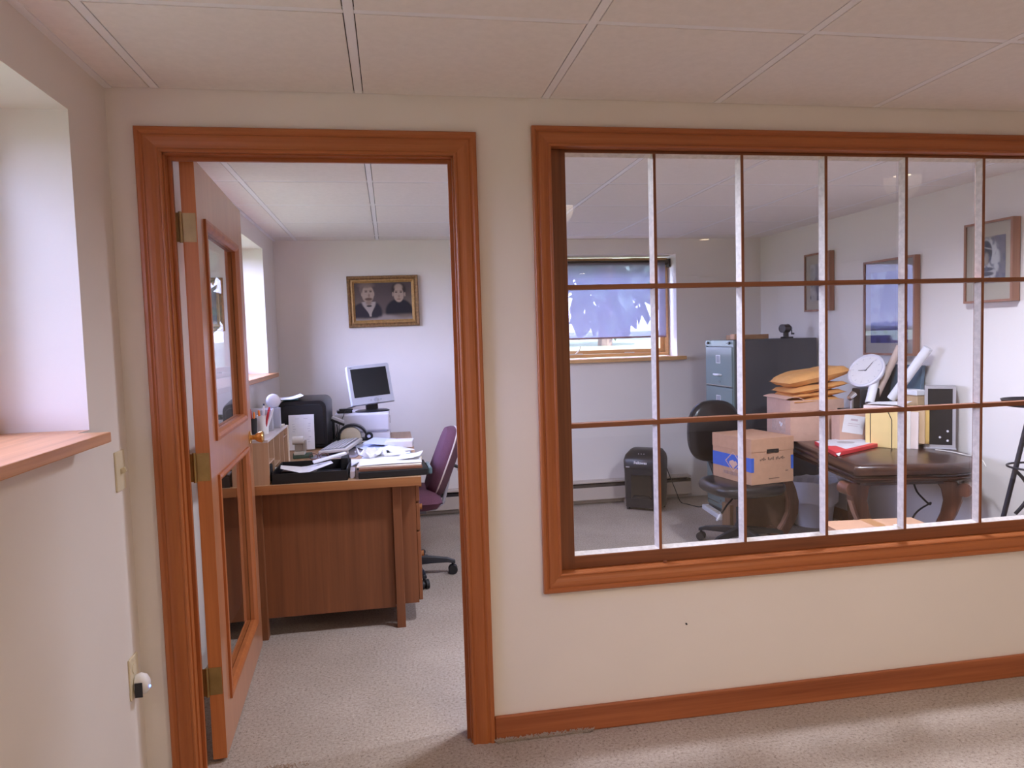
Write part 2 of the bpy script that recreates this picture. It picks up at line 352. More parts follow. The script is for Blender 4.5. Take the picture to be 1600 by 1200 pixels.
for x in xso[1:-1]: tee.box(x-.0120, x+.0120, PT+.001, D, H+.0005, H+.0089)
tee.build('main_runners', TEE, ceil)
tee = MB()
for y in ysf[1:-1]:
    for a, b in zip(xsf[:-1], xsf[1:]): tee.box(a+.0125, b-.0125, y-.0095, y+.0095, H+.001, H+.0089)
for y in yso[1:-1]:
    for a, b in zip(xso[:-1], xso[1:]): tee.box(a+.0125, b-.0125, y-.0095, y+.0095, H+.001, H+.0089)
tee.build('cross_tees', TEE, ceil)
an = MB(); an.box(XLF, XLF+.022, FRY, 0, H-.003, H+.0085); an.box(XL, XL+.02, PT, D, H-.002, H+.0085); an.build('wall_angle', TEE, ceil)

# unseen slab added over the ceiling to keep the sun out of the rooms
one('sun_block_slab', MB().box(-.9, 6.6, -7.5, 4.0, H+.36, H+.75), EXTW, 'unseen flat slab above the ceiling, added to block the sun', 'roof')

# ------------------------------------------------------------------ mouldings
def casing(m, x0, x1, z0, z1, prof, y, bottom=True):
    rs = []
    for w, d in prof:
        if bottom: rs.append([(x0-w, y-d, z0-w), (x0-w, y-d, z1+w), (x1+w, y-d, z1+w), (x1+w, y-d, z0-w)])
        else: rs.append([(x0-w, y-d, z0), (x0-w, y-d, z1+w), (x1+w, y-d, z1+w), (x1+w, y-d, z0)])
    K = 4 if bottom else 3
    for k in range(K):
        a, b = k, (k+1) % 4
        v = []; f = []
        for r in rs: v += [r[a], r[b]]
        for i in range(len(rs)-1): f.append((2*i, 2*i+1, 2*i+3, 2*i+2))
        n = len(v); f.append(tuple(range(0, n, 2))); f.append(tuple(range(n-1, 0, -2)))
        m.cur = 0 if k in (0, 2) else 1
        m.add(v, f)
    return m
PROF = [(0, 0), (0, .011), (.004, .014), (.009, .014), (.012, .011), (.02, .012), (.032, .016), (.043, .0175), (.050, .017), (.054, .0135), (.058, .014), (.063, .019), (.072, .019), (.0755, .016), (.0755, 0)]
PW = [(w*.86, d) for w, d in PROF]
tr = sroot('trim_1', (.5, -.01, 0)); casing(MB(), .0555, .9505, 0, 1.993, PROF, 0, False).build('door_casing', [FIRZ, FIRX], tr)
m = MB(); m.box(DX0, .0605, -.001, PT+.001, 0, 1.999); m.cur = 0; m.box(.9455, DX1, -.001, PT+.001, 0, 1.999); m.cur = 1; m.box(DX0, DX1, -.001, PT+.001, 1.988, DZ)
m.build('door_jamb', [FIRZ, FIRX], tr)
m = MB(); m.box(.0605, .072, .028, .04, 0, 1.988); m.box(.934, .9455, .028, .04, 0, 1.988); m.cur = 1; m.box(.072, .934, .028, .04, 1.976, 1.988); m.build('door_stop', [FIRZ, FIRX], tr)
casing(MB(), .0555, .9505, 0, 1.993, PROF, PT, False)
m = MB(); casing(m, .0555, .9505, 0, 1.993, [(w, -d) for w, d in PROF], PT, False)
m.build('office_side_casing', [FIRZ, FIRX], tr)
tw = sroot('trim_2', (2.4, -.01, .5)); casing(MB(), 1.278, 3.684, .5705, 2.029, PW, 0).build('window_casing', [FIRZ, FIRX], tw)
bb = struct('baseboard_front', MB().box(1.0275, 6.2, -.015, 0, 0, .088), BASEW, bevel=.004)
struct('baseboard_right', MB().add([(xw(y)-a, y, z) for y in (PT, 2.45) for a in (0, .014) for z in (0, .085)], [(0, 1, 3, 2), (4, 6, 7, 5), (0, 4, 5, 1), (2, 3, 7, 6), (0, 2, 6, 4), (1, 5, 7, 3)]), BASEW)

# ------------------------------------------------------------------ the interior sash window
w1 = sroot('window_1', (2.45, .04, IZ0))
m = MB(); m.box(IX0, 1.2785, 0, PT, IZ0, IZ1); m.box(3.683, IX1, 0, PT, IZ0, IZ1); m.cur = 1; m.box(IX0, IX1, 0, PT, IZ0, .571); m.box(IX0, IX1, 0, PT, 2.0285, IZ1)
m.build('window_jamb', [FIRZ, FIRX], w1)
vx = [1.333]+[1.655+.3285*k for k in range(6)]+[3.630]; hz = [.617, 1.078, 1.561, 2.018]
YS = .028                                              # front face of the sash
m = MB(); m.box(1.2785, vx[0], YS, .07, .571, 2.0285); m.box(vx[-1], 3.683, YS, .07, .571, 2.0285); m.cur = 1; m.box(vx[0], vx[-1], YS, .07, .571, hz[0]); m.box(vx[0], vx[-1], YS, .07, hz[-1], 2.0285)
m.build('sash_frame', [SASHZ, SASHX], w1, bevel=.002, seg=1)
for x in vx[1:-1]: MB().box(x-.005, x+.005, YS, .066, hz[0], hz[-1]).build('muntin', SASHZ, w1)
for z in hz[1:-1]: MB().box(vx[0], vx[-1], YS-.0005, .0655, z-.008, z+.008).build('muntin', SASHX, w1)
YG = .054
for i in range(7):
    for j in range(3):
        a = vx[i]+(.005 if i else 0); b = vx[i+1]-(.005 if i < 6 else 0); c = hz[j]+(.008 if j else 0); d = hz[j+1]-(.008 if j < 2 else 0)
        MB().box(a, b, YG, YG+.003, c, d).build('pane', GLASS, w1)
        q = .009; pt = MB(); k = .0035; qz = .004
        sx = [(a+k*0, YS+.002), (a+q, YG)]
        rA = [(a, YS+.003, c), (b, YS+.003, c), (b, YS+.003, d), (a, YS+.003, d)]; rB = [(a+q, YG, c+(q if j == 0 else qz)), (b-q, YG, c+(q if j == 0 else qz)), (b-q, YG, d-(q if j == 2 else qz)), (a+q, YG, d-(q if j == 2 else qz))]
        for e in range(4):
            if (e == 0 and j > 0) or (e == 2 and j < 2): continue
            f2 = (e+1) % 4; o_ = Vector((0, 0, 0)); bA = [(p[0], YG, p[2]) for p in rA]
            pt.add([rA[e], rA[f2], rB[f2], rB[e], bA[e], bA[f2]], [(0, 1, 2, 3), (0, 3, 4), (1, 5, 2), (0, 4, 5, 1)])
        pt.build('putty', PUTTY, w1)
tl_ = MB(); tl_.cyl((1.665, .014, .571), (1.665, .014, .578), .007, n=10); tl_.build('screw_plug', SASHX, w1)

# ------------------------------------------------------------------ exterior windows
def ext_window(name, wx, y0, y1, z0, z1, axis, shade=None, sill_over=.06, sill_z=None, handle=True):
    """axis 'x': window in the wall normal to x (frame plane x=wx, room towards +x); axis 'y': frame plane y=wx, room towards -y"""
    r = sroot(name, (wx, (y0+y1)/2, z0) if axis == 'x' else ((y0+y1)/2, wx, z0))
    def P(mb):
        if axis == 'x': mb.v = [Vector((wx-p[1], p[0], p[2])) for p in mb.v]
        else: mb.v = [Vector((p[0], wx+p[1], p[2])) for p in mb.v]
        return mb
    OY = OAKY if axis == 'x' else OAKX
    P(MB().frame(y0, y1, z0, z1, .028, -.03, .05)).build('window_frame', OAKZ if 0 else OY, r, bevel=.002, seg=1)
    P(MB().frame(y0+.03, y1-.03, z0+.03, z1-.03, .032, .0, .035)).build('window_sash', OY, r, bevel=.002, seg=1)
    P(MB().box(y0+.06, y1-.06, .015, .019, z0+.06, z1-.06)).build('pane', GLASS, r)
    if handle:
        h = MB(); c = y0+(y1-y0)*.36; h.box(c-.06, c+.06, -.036, -.018, z0+.026, z0+.038); h.cyl((c, -.03, z0+.035), (c+.03, -.045, z0+.07), .006); h.cyl((c+.03, -.045, z0+.07), (c+.035, -.05, z0+.10), .004); P(h).build('crank_handle', BEIGEP, r, smooth=True)
        h = MB(); c = y0+(y1-y0)*.72; h.box(c-.035, c+.05, -.037, -.02, z0+.027, z0+.038); P(h).build('sash_lock', BEIGEP, r)
    return r
w2 = ext_window('window_2', D+.19, X0, X1-.01, Z0+.005, Z1-.015, 'y')
sl = MB().box(X0-.06, 3.166, D-.055, D+.18, 1.175, 1.2055); sl.build('window_sill', OAKX, w2, bevel=.003)
w3 = ext_window('window_3', XLF-.255, -1.55, -.27, WZ0-.008, WZ1-.012, 'x')
MB().box(XLF-.24, XLF+.082, -1.62, -.345+.0, 1.148, 1.1755).build('window_sill', OAKY, w3, bevel=.003)
MB().box(XLF-.24, XLF+.0, -.346, -.2705, 1.150, 1.1755).build('window_sill', OAKY, w3)
w4 = ext_window('window_4', XLF-.255, 1.05, 2.835, WZ0+.016, WZ1+.018, 'x')
MB().box(XLF-.24, XL+.06, .99, 2.9, 1.172, 1.2003).build('window_sill', OAKY, w4, bevel=.003)

# roller shade hanging in the back window
rs = thing('roller_shade', 'dusky mesh roller shade pulled most of the way down the back window', 'window shade', (2.44, D+.135, 1.37))
MB().cyl((X0+.02, D+.135, 2.0), (X1-.025, D+.135, 2.0), .022).build('roller', BLACKM, rs, smooth=True)
MB().box(X0+.03, X1-.05, D+.112, D+.113, 1.375, 2.0).build('shade_cloth', shade_mat(), rs)
MB().box(X0+.03, X1-.05, D+.107, D+.118, 1.366, 1.38).build('hem_bar', mat('plum_bar', (.28, .16, .2), .5), rs)
m = MB()
for x in (X0+.004, X1-.022): MB().box(x, x+.016, D+.1, D+.17, 1.96, 2.03).build('bracket', BLACKM, rs)

# ------------------------------------------------------------------ door
DA = math.atan(-.0451); dr = sroot('door_1', (.127, .072, 0), PI/2 - DA*0 + math.atan(.0451))
# local: x along the leaf from the hinge, y>0 to the left face
W_, TH, B0, B1 = .932, .044, .012, 1.995
U0, U1, LZ = .105, .790, [(1.072, 1.822), (.165, .955)]
def dl(mb, name, m_, **k): return mb.build(name, m_, dr, world=False, **k)
m = MB()
m.box(0.001, U0+.02, 0, TH, B0, B1); m.box(U1-.02, W_-.001, 0, TH, B0, B1)
m.box(U0+.02, U1-.02, 0, TH, B0, LZ[1][0]+.02); m.box(U0+.02, U1-.02, 0, TH, LZ[1][1]-.02, LZ[0][0]+.02); m.box(U0+.02, U1-.02, 0, TH, LZ[0][1]-.02, B1)
dl(m, 'door_leaf', DOORW)
m = MB(); m.box(-.0005, .001, .0, TH, B0, B1); m.box(W_-.001, W_+.0005, .0, TH, B0, B1); dl(m, 'edge_banding', DOORE)
for a, b in LZ:
    m = MB()
    rs_ = [[(U0+w, d, a+w), (U1-w, d, a+w), (U1-w, d, b-w), (U0+w, d, b-w)] for w, d in ((0, 0), (0, -.008), (.012, -.010), (.022, -.006), (.03, .004), (.03, .019), (.02, .019))]
    m.rings(rs_, cap=False); dl(m, 'glazing_bead', FIRZ)
    m = MB(); rs_ = [[(U0+w, TH-d, a+w), (U1-w, TH-d, a+w), (U1-w, TH-d, b-w), (U0+w, TH-d, b-w)] for w, d in ((0, 0), (0, -.008), (.012, -.010), (.022, -.006), (.03, .004), (.03, .019), (.02, .019))]
    m.rings(rs_, cap=False); dl(m, 'glazing_bead', FIRZ)
    dl(MB().box(U0+.022, U1-.022, .020, .0235, a+.022, b-.022), 'glass_pane', GLASSD)
for s_ in (-1, 1):
    y0_ = 0 if s_ < 0 else TH
    k = MB(); Mk = Matrix.Translation((.868, y0_, .985)) @ Euler((PI/2*(1 if s_ < 0 else -1), 0, 0)).to_matrix().to_4x4()
    k.lathe([(.029, 0), (.029, .004), (.024, .008), (.011, .010), (.011, .022), (.018, .03), (.024, .042), (.0265, .054), (.022, .060), (.0, .061)], M=Mk, n=24, cap=False); dl(k, 'door_knob', BRASS, smooth=True)
dl(MB().box(W_, W_+.002, .012, .032, .93, 1.04), 'latch_plate', BRASS)
for z in (1.73, .955, .235):
    m = MB(); m.box(-.0025, -.0004, .003, TH-.002, z, z+.092); m.cyl((-.006, TH+.004, z-.003), (-.006, TH+.004, z+.095), .0055, n=12)
    m.box(-.0055, -.003, TH+.002, TH+.024, z, z+.092)
    for sx in (.2, .8): m.cyl((-.003, .014+.018*(sx > .5), z+.092*sx), (-.0045, .014+.018*(sx > .5), z+.092*sx), .004, n=8)
    dl(m, 'hinge', BRASSD if z < 1.5 else mat('worn_brass', (.46, .34, .18), .5, .7, var=.1))

# ------------------------------------------------------------------ switch, outlet, night light on the left wall
s = thing('light_switch', 'ivory toggle light switch on the left wall beside the doorway', 'light switch', (XLF, -.078, .97))
MB().box(XLF, XLF+.006, -.113, -.043, .968, 1.088).build('cover_plate', IVORY, s, bevel=.002)
MB().obox((XLF+.011, -.078, 1.028), (.02, .009, .016), ry=R(-25)).build('toggle', IVORY, s, bevel=.001)
s = thing('wall_outlet', 'ivory electrical outlet low on the left wall', 'outlet', (XLF, -.075, .325))
MB().box(XLF, XLF+.006, -.11, -.04, .325, .452).build('cover_plate', IVORY, s, bevel=.002)
m = MB()
for z in (.36, .415): MB().cyl((XLF+.006, -.075, z), (XLF+.0075, -.075, z), .017, n=20).build('socket', IVORY, s)
s = thing('night_light', 'small white plug-in night light in the low outlet', 'night light', (XLF+.008, -.075, .33))
m = MB(); Mn = Matrix.Translation((XLF+.008, -.075, .362))
rr = []
for x, hw, zb, zt in ((0, .020, -.028, .030), (.014, .022, -.034, .036), (.030, .021, -.030, .030), (.038, .015, -.018, .016)):
    rr.append([(XLF+.008+x, -.075+hw*cx_, .362+(zt if cz_ > 0 else zb)*abs(cz_)) for cx_, cz_ in [(math.cos(q), math.sin(q)) for q in [2*PI*k/20 for k in range(20)]]])
m.rings(rr); m.build('housing', WHITE, s, smooth=True)
MB().obox((XLF+.022, -.0975, .352), (.022, .004, .045)).build('side_panel', CHARC, s, bevel=.001)
MB().sphere((XLF+.0465, -.073, .352), .003, .004, .004).build('indicator', emit_mat('blue_led', (.1, .2, 1), 6), s)

# ------------------------------------------------------------------ baseboard heater
s = thing('baseboard_heater', 'long cream baseboard heater with a dark slot along the back wall', 'heater', (1.6, D-.035, 0))
MB().box(-.12, 3.18, D-.008, D-.001, .02, .2).build('back_plate', HEATC, s)
MB().box(-.12, 3.18, D-.07, D-.008, .182, .197).build('top_cap', HEATC, s, bevel=.003)
MB().box(-.12, 3.18, D-.075, D-.070, .045, .148).build('front_panel', HEATC, s, bevel=.002)
MB().box(-.12, 3.18, D-.066, D-.008, .05, .170).build('fins', mat('heater_fins', (.03, .022, .02), .6), s)
m = MB()
for x in (.2, 1.4, 2.6): MB().box(x, x+.012, D-.068, D-.006, .0, .05).build('foot', HEATC, s)

# ------------------------------------------------------------------ desk and everything on it
DZT = .745
s = thing('desk', 'brown wooden desk with side drawers just inside the doorway', 'desk', (.42, 1.95, 0))
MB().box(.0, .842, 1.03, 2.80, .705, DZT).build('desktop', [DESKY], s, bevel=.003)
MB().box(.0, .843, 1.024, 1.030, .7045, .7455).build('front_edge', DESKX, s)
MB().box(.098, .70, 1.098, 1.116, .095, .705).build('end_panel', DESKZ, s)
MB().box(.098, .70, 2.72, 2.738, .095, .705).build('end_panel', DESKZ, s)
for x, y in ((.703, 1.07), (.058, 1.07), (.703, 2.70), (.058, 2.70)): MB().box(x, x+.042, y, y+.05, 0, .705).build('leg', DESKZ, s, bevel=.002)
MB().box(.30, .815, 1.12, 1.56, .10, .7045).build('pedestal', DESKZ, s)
for i, (a, b) in enumerate(((.605, .69), (.462, .595), (.11, .452))):
    d = MB().box(.8155, .834, 1.125, 1.555, a, b).build('drawer', DESKZ, s, bevel=.003)
    MB().cyl((.834, 1.34, (a+b)/2), (.853, 1.34, (a+b)/2), .013, .016, n=14).build('drawer_knob', DESKX, d, smooth=True)
MB().box(.10, .118, 1.12, 2.72, .25, .70).build('modesty_panel', DESKZ, s)

s = thing('desk_organizer', 'pale birch cubbyhole organizer standing on the near end of the desk', 'organizer', (.06, 1.37, DZT))
t = .012; ox0, ox1, oy0, oy1, oz = -.07, .145, 1.055, 1.68, .955
MB().box(ox0, ox1, oy0, oy1, oz-t, oz).build('top_board', mat('organizer_top', (.62, .56, .55), .4, var=.04), s)
MB().box(ox0, ox1, oy0, oy0+t, DZT, oz-t).build('side_board', BIRCH, s); MB().box(ox0, ox1, oy1-t, oy1, DZT, oz-t).build('side_board', BIRCH, s)
MB().box(ox0, ox0+.006, oy0, oy1, DZT, oz).build('back_board', BIRCH, s); MB().box(ox0, ox1, oy0+t, oy1-t, DZT, DZT+.008).build('bottom_board', BIRCH, s)
for y in (1.22, 1.40, 1.54): MB().box(ox0, ox1-.002, y, y+t, DZT+.008, oz-t).build('divider', BIRCH, s)
MB().box(ox0, ox1-.002, oy0+t, 1.22, .838, .846).build('shelf', BIRCH, s); MB().box(ox0, ox1-.002, 1.232, 1.40, .80, .808).build('shelf', BIRCH, s)
MB().box(ox0, ox1-.002, 1.552, oy1-t, .90, .907).build('shelf', BIRCH, s)
one('document_file', MB().box(-.02, .15, 1.684, 1.70, DZT, .952), CREAM, 'cream folder standing against the far end of the organizer', 'folder')
one('black_binder', MB().box(-.03, .146, 1.085, 1.15, DZT+.0085, .83), BLACKM, 'black binder in the lowest near cubby of the organizer', 'binder', bevel=.004)
one('notepad', MB().box(.0, .142, 1.24, 1.37, DZT+.0085, DZT+.03), PAPER, 'white notepad lying in the second cubby of the organizer', 'notepad')

def cup(name, x, y, r, h, m_, label, rim=.9):
    o = MB(); o.lathe([(r*rim, 0), (r, h), (r-.003, h), (r*rim-.003, .004), (0, .004)], (x, y, oz), cap=False, n=24); o.add([(x+r*rim*math.cos(2*PI*k/24), y+r*rim*math.sin(2*PI*k/24), oz) for k in range(24)], [tuple(range(24))])
    return one(name, o, m_, label, 'pen cup', smooth=True)
cup('pen_cup', .045, 1.25, .022, .085, BLACKM, 'narrow black pen cup on the organizer beside the white cup')
cup('pen_cup', .083, 1.31, .0275, .092, WHITE, 'white cup full of pens on top of the organizer', .94)
def pen(x, y, dx, dy, h, col, nm, label, z=oz+.006):
    t_ = thing(nm, label, 'pen', (x, y, z), group='pens in the cups')
    a = Vector((x, y, z)); b = a+Vector((dx, dy, h)); c = a.lerp(b, .86)
    MB().cyl(a, c, .0055, n=8).build('barrel', col, t_, smooth=True); MB().cyl(c, b, .0062, .004, n=8).build('cap', col, t_, smooth=True)
PO = mat('orange_pen', (.8, .22, .04), .35); PR = mat('red_pen', (.62, .03, .05), .35); PK = mat('navy_pen', (.02, .025, .06), .3); PW_ = mat('white_pen', (.8, .8, .85), .35)
pen(.083, 1.305, .012, -.01, .135, PW_, 'pen', 'white pen standing tallest in the white cup'); pen(.076, 1.30, -.006, -.012, .115, PO, 'pen', 'orange pen leaning left in the white cup')
pen(.088, 1.312, .03, .0, .125, PR, 'pen', 'red pen leaning right in the white cup'); pen(.082, 1.322, .006, .014, .142, PK, 'pen', 'dark blue pen at the back of the white cup')
pen(.093, 1.318, .04, .01, .118, PW_, 'pen', 'white pen leaning furthest right in the white cup'); pen(.092, 1.30, .024, -.012, .105, mat('crimson_pen', (.5, .02, .03), .4), 'pen', 'short crimson pen at the front right of the white cup')
pen(.046, 1.252, -.01, 0, .125, PR, 'pen', 'red pen in the narrow black cup'); pen(.04, 1.25, -.012, .01, .14, PK, 'pen', 'dark blue pen in the narrow black cup'); pen(.05, 1.246, .006, -.004, .11, PO, 'pen', 'orange pen in the narrow black cup')
GB = mat('grey_box_file', (.42, .42, .48), .5, var=.03)
one('magazine_file', MB().box(-.05, .105, 1.455, 1.50, oz, 1.062), GB, 'grey box file behind the white pen cup on the organizer', 'box file', bevel=.002)
one('magazine_file', MB().box(-.05, .132, 1.53, 1.575, oz, 1.062), GB, 'second grey box file, furthest back on the organizer', 'box file', bevel=.002)
s = thing('note_pad', 'thin pale pad lying on the organizer top', 'notepad', (.115, 1.52, oz)); s['label'] = 'pale notepad lying at the far end of the organizer top'
MB().obox((.09, 1.63, oz+.004), (.09, .08, .008)).build('pad', CREAM, s)
m = MB(); m.tube([(.10+.02*math.cos(a), 1.42+.012*math.sin(a), oz+.003) for a in [2*PI*k/16 for k in range(16)]], .002, closed=True)
one('key_ring', m, STEEL, 'dark wire ring lying on the organizer top', 'ring')

# the large black case and what leans on or lies over it
s = thing('computer_case', 'big black computer case with rounded top on the far left of the desk', 'computer case', (.18, 2.32, DZT))
rr = []
for y, k in ((2.15, .0), (2.145, .012), (2.16, .0), (2.5, .0)):
    pass
def rrect(x0, x1, z0, z1, rad, y, n=6):
    p = [(x0, y, z0), (x1, y, z0)]
    p += [(x1-rad+rad*math.sin(a), y, z1-rad+rad*math.cos(a)) for a in [PI/2-PI/2*k/n for k in range(n+1)]]
    p += [(x0+rad-rad*math.sin(a), y, z1-rad+rad*math.cos(a)) for a in [PI/2*k/n for k in range(n+1)]]
    return p
m = MB(); m.rings([rrect(.03, .315, DZT+.012, 1.045, .045, 2.16), rrect(.025, .32, DZT+.008, 1.052, .05, 2.19), rrect(.025, .325, DZT+.008, 1.058, .045, 2.5)]); m.build('housing', BLACKP, s, smooth=True)
m = MB(); m.rings([rrect(.05, .295, DZT+.03, 1.02, .03, 2.152), rrect(.045, .30, DZT+.025, 1.025, .03, 2.161)]); m.build('front_panel', BLACKM, s, smooth=True)
m = MB()
for x in (.05, .29): 
    for y in (2.2, 2.46): MB().cyl((x, y, DZT), (x, y, DZT+.01), .012, n=12).build('foot', BLACKM, s)
p = MB(); Mp = Matrix.Translation((.168, 2.118, .858)) @ Euler((R(80), 0, R(2))).to_matrix().to_4x4(); p.sheet(.15, .215, lambda u, v: .004*math.sin(u*PI), M=Mp)
s = thing('printed_sheet', 'white printed sheet leaning upright against the black computer case', 'paper', (.168, 2.10, DZT))
p.build('sheet', PAPER, s)
m = MB(); PRINTG = mat('faint_print', (.55, .55, .62), .8)
for k, (w, zz) in enumerate(((.075, .083), (.11, .05), (.105, .036), (.1, .02), (.108, .006), (.11, -.03), (.09, -.045), (.1, -.06))):
    m.add([Mp @ Vector((x, zz+dz, .0022+.004*math.sin((x/.15+.5)*PI))) for x, dz in ((-w/2, -.0014), (w/2, -.0014), (w/2, .0014), (-w/2, .0014))], [(0, 1, 2, 3)])
m.build('printed_lines', PRINTG, s)
def paper(name, c, w, l, rz, fn, label, m_=None, cat='paper', group=None, rx=0, ry=0, th=.0012):
    o = MB(); o.sheet(w, l, fn, M=Matrix.Translation(c) @ Euler((rx, ry, rz)).to_matrix().to_4x4(), th=th)
    return one(name, o, m_ or PAPER, label, cat, group)
paper('paper_sheet', (.09, 2.24, 1.0605), .15, .2, R(12), lambda u, v: .05*max(0, u-.55)**1.3, 'white sheet with a curled corner lying on the black computer case')
one('green_folder', MB().obox((.06, 2.22, 1.0585), (.17, .17, .003), rz=R(5)), mat('green_folder', (.05, .16, .13), .6), 'green folder under the curled sheet on the black case', 'folder')
m = MB(); m.lathe([(.0, -.010), (.030, -.010), (.037, -.004), (.037, .004), (.030, .012), (.015, .015), (0, .015)], M=Matrix.Translation((.100, 1.552, 1.0995)) @ Euler((R(90), 0, R(12))).to_matrix().to_4x4(), n=28, cap=False)
one('desk_fan_head', m, LILACP, 'round white disc standing on the furthest grey box file behind the pens', 'disc', smooth=True).name = 'round_disc'

# dispenser, pad, keyboard
s = thing('hole_punch', 'beige heavy hole punch standing before the upright printed sheet', 'hole punch', (.19, 1.86, DZT))
one('green_pad', MB().obox((.20, 1.86, DZT+.008), (.11, .13, .016), rz=R(8)), GREENP, 'dark green pad under the beige hole punch', 'pad', bevel=.003)
zb = DZT+.0165
MB().box(.155, .215, 1.82, 1.90, zb, zb+.02).build('base', BEIGEP, s, bevel=.003)
MB().box(.16, .205, 1.83, 1.89, zb+.02, zb+.065).build('body', mat('taupe_plastic', (.38, .32, .27), .45), s, bevel=.005)
m = MB(); m.cyl((.15, 1.835, zb+.085), (.212, 1.835, zb+.085), .024, n=20); m.build('roller', BEIGEP, s, smooth=True)
MB().box(.205, .222, 1.825, 1.885, zb+.02, zb+.08).build('side_plate', mat('taupe_plastic', (.38, .32, .27)), s, bevel=.004)
s = thing('keyboard', 'cream computer keyboard lying slanted across the desk', 'keyboard', (.41, 2.03, DZT), R(-9), rx=R(0), ry=R(-4))
kb = MB(); kb.box(-.085, .085, -.22, .22, .020, .040); kb.build('body', BEIGEP, s, bevel=.006, world=False)
KEYM = mat('grey_keys', (.47, .45, .45), .5, var=.05)
MB().box(-.074, .068, -.212, .212, .0395, .0408).build('key_well', mat('key_well_grey', (.16, .155, .17), .6), s, world=False)
m = MB()
for r_ in range(6):
    for k in range(22 if r_ else 18):
        y = -.205+k*.0187; x = -.068+r_*.022
        m.box(x, x+.0155, y, y+.0162, .0405, .046)
o = m.build('keys', KEYM, s, bevel=.0015, seg=1, world=False)
m = MB()
for x in (-.06, .07):
    for y in (-.19, .19): MB().box(x-.01, x+.01, y-.01, y+.01, .005 if x > 0 else .003, .021).build('foot', BEIGEP, s, world=False)
one('desk_mat', MB().obox((.42, 2.02, DZT+.0015), (.26, .56, .003), rz=R(-9)), mat('grey_desk_mat', (.28, .26, .31), .7), 'grey mat under the keyboard', 'desk mat')
s = thing('reading_glasses', 'dark thin framed glasses lying in front of the keyboard', 'glasses', (.30, 1.72, DZT))
m = MB()
for x in (.275, .33): m.tube([(x+.022*math.cos(a), 1.72+.006*math.sin(a), DZT+.02+.016*math.sin(a)) for a in [2*PI*k/16 for k in range(16)]], .0018, closed=True, n=6)
m.tube([(.297, 1.72, DZT+.024), (.308, 1.72, DZT+.024)], .0016, n=6); m.build('rims', mat('brown_glasses', (.15, .05, .04), .3), s, smooth=True)
for q_ in (.253, .352): MB().tube([(q_, 1.72, DZT+.026), (q_, 1.78, DZT+.02), (q_, 1.84, DZT+.004)], .0016, n=6).build('temple', mat('brown_glasses', (.1, .04, .03)), s)

# printer, monitor, dispenser
s = thing('printer', 'pale boxy printer at the far end of the desk under the monitor', 'printer', (.51, 2.6, DZT))
PX0, PX1, PY0, PY1, PZ = .335, .70, 2.45, 2.78, .923
MB().box(PX0, PX1, PY0, PY1, DZT+.004, .80).build('paper_tray', LILACP, s, bevel=.006); MB().box(PX0, PX1, PY0-.003, PY1, .803, PZ).build('body', LILACP, s, bevel=.012)
MB().box(PX1-.001, PX1+.002, PY0+.03, PY0+.06, .85, .90).build('vent', BLACKM, s); MB().box(PX1-.001, PX1+.002, PY0+.03, PY0+.06, .765, .79).build('vent', BLACKM, s)
MB().box(PX0+.02, PX1-.02, PY0-.006, PY0-.001, .797, .807).build('slot', mat('printer_slot', (.3, .29, .36), .5), s)
m = MB()
for x in (PX0+.03, PX1-.03):
    for y in (PY0+.03, PY1-.03): MB().box(x-.012, x+.012, y-.012, y+.012, DZT, DZT+.005).build('foot', BLACKM, s)
MY = R(17)
s = thing('monitor', 'silver framed flat screen monitor with a dark screen on the printer', 'monitor', (.585, 2.60, PZ), MY)
b = MB(); b.lathe([(.118, 0), (.118, .006), (.10, .012), (.03, .016), (0, .016)], n=32, cap=False); b.v = [Vector((p[0], p[1]*.75, p[2])) for p in b.v]; b.add([(.118*math.cos(2*PI*k/32), .118*.75*math.sin(2*PI*k/32), 0) for k in range(32)], [tuple(range(32))]); b.build('base', BLACKP, s, smooth=True, world=False)
MB().box(-.04, .04, -.005, .03, .012, .10).build('neck', BLACKP, s, bevel=.006, world=False)
Mm = Matrix.Translation((0, -.012, .052)) @ Euler((R(-14), R(-3.5), 0)).to_matrix().to_4x4()
def mm(mb, n, mt, **k): mb.v = [Mm @ p for p in mb.v]; return mb.build(n, mt, s, world=False, **k)
SILV = mat('silver_plastic', (.50, .51, .56), .35, var=.02)
m = MB(); m.rings([rrect(-.145, .145, .0, .268, .012, -.03), rrect(-.15, .15, -.004, .272, .014, -.02), rrect(-.15, .15, -.004, .272, .014, .0), rrect(-.13, .13, .02, .25, .03, .022)]); mm(m, 'housing', SILV, smooth=True)
scr = MB().box(-.124, .124, -.0315, -.0295, .048, .246); mm(scr, 'screen', SCREEN)
m = MB(); m.cyl((.02, -.030, .022), (.02, -.036, .022), .014, n=20); mm(m, 'power_button', mat('button_grey', (.36, .37, .42), .3), smooth=True)
for q_ in (-.015, .055): m = MB(); m.cyl((q_, -.030, .022), (q_, -.033, .022), .0045, n=10); mm(m, 'button', mat('button_grey', (.36, .37, .42)))
m = MB(); m.box(-.132, -.112, -.0312, -.0295, .253, .260); mm(m, 'maker_badge', mat('badge_grey', (.25, .25, .3), .4))

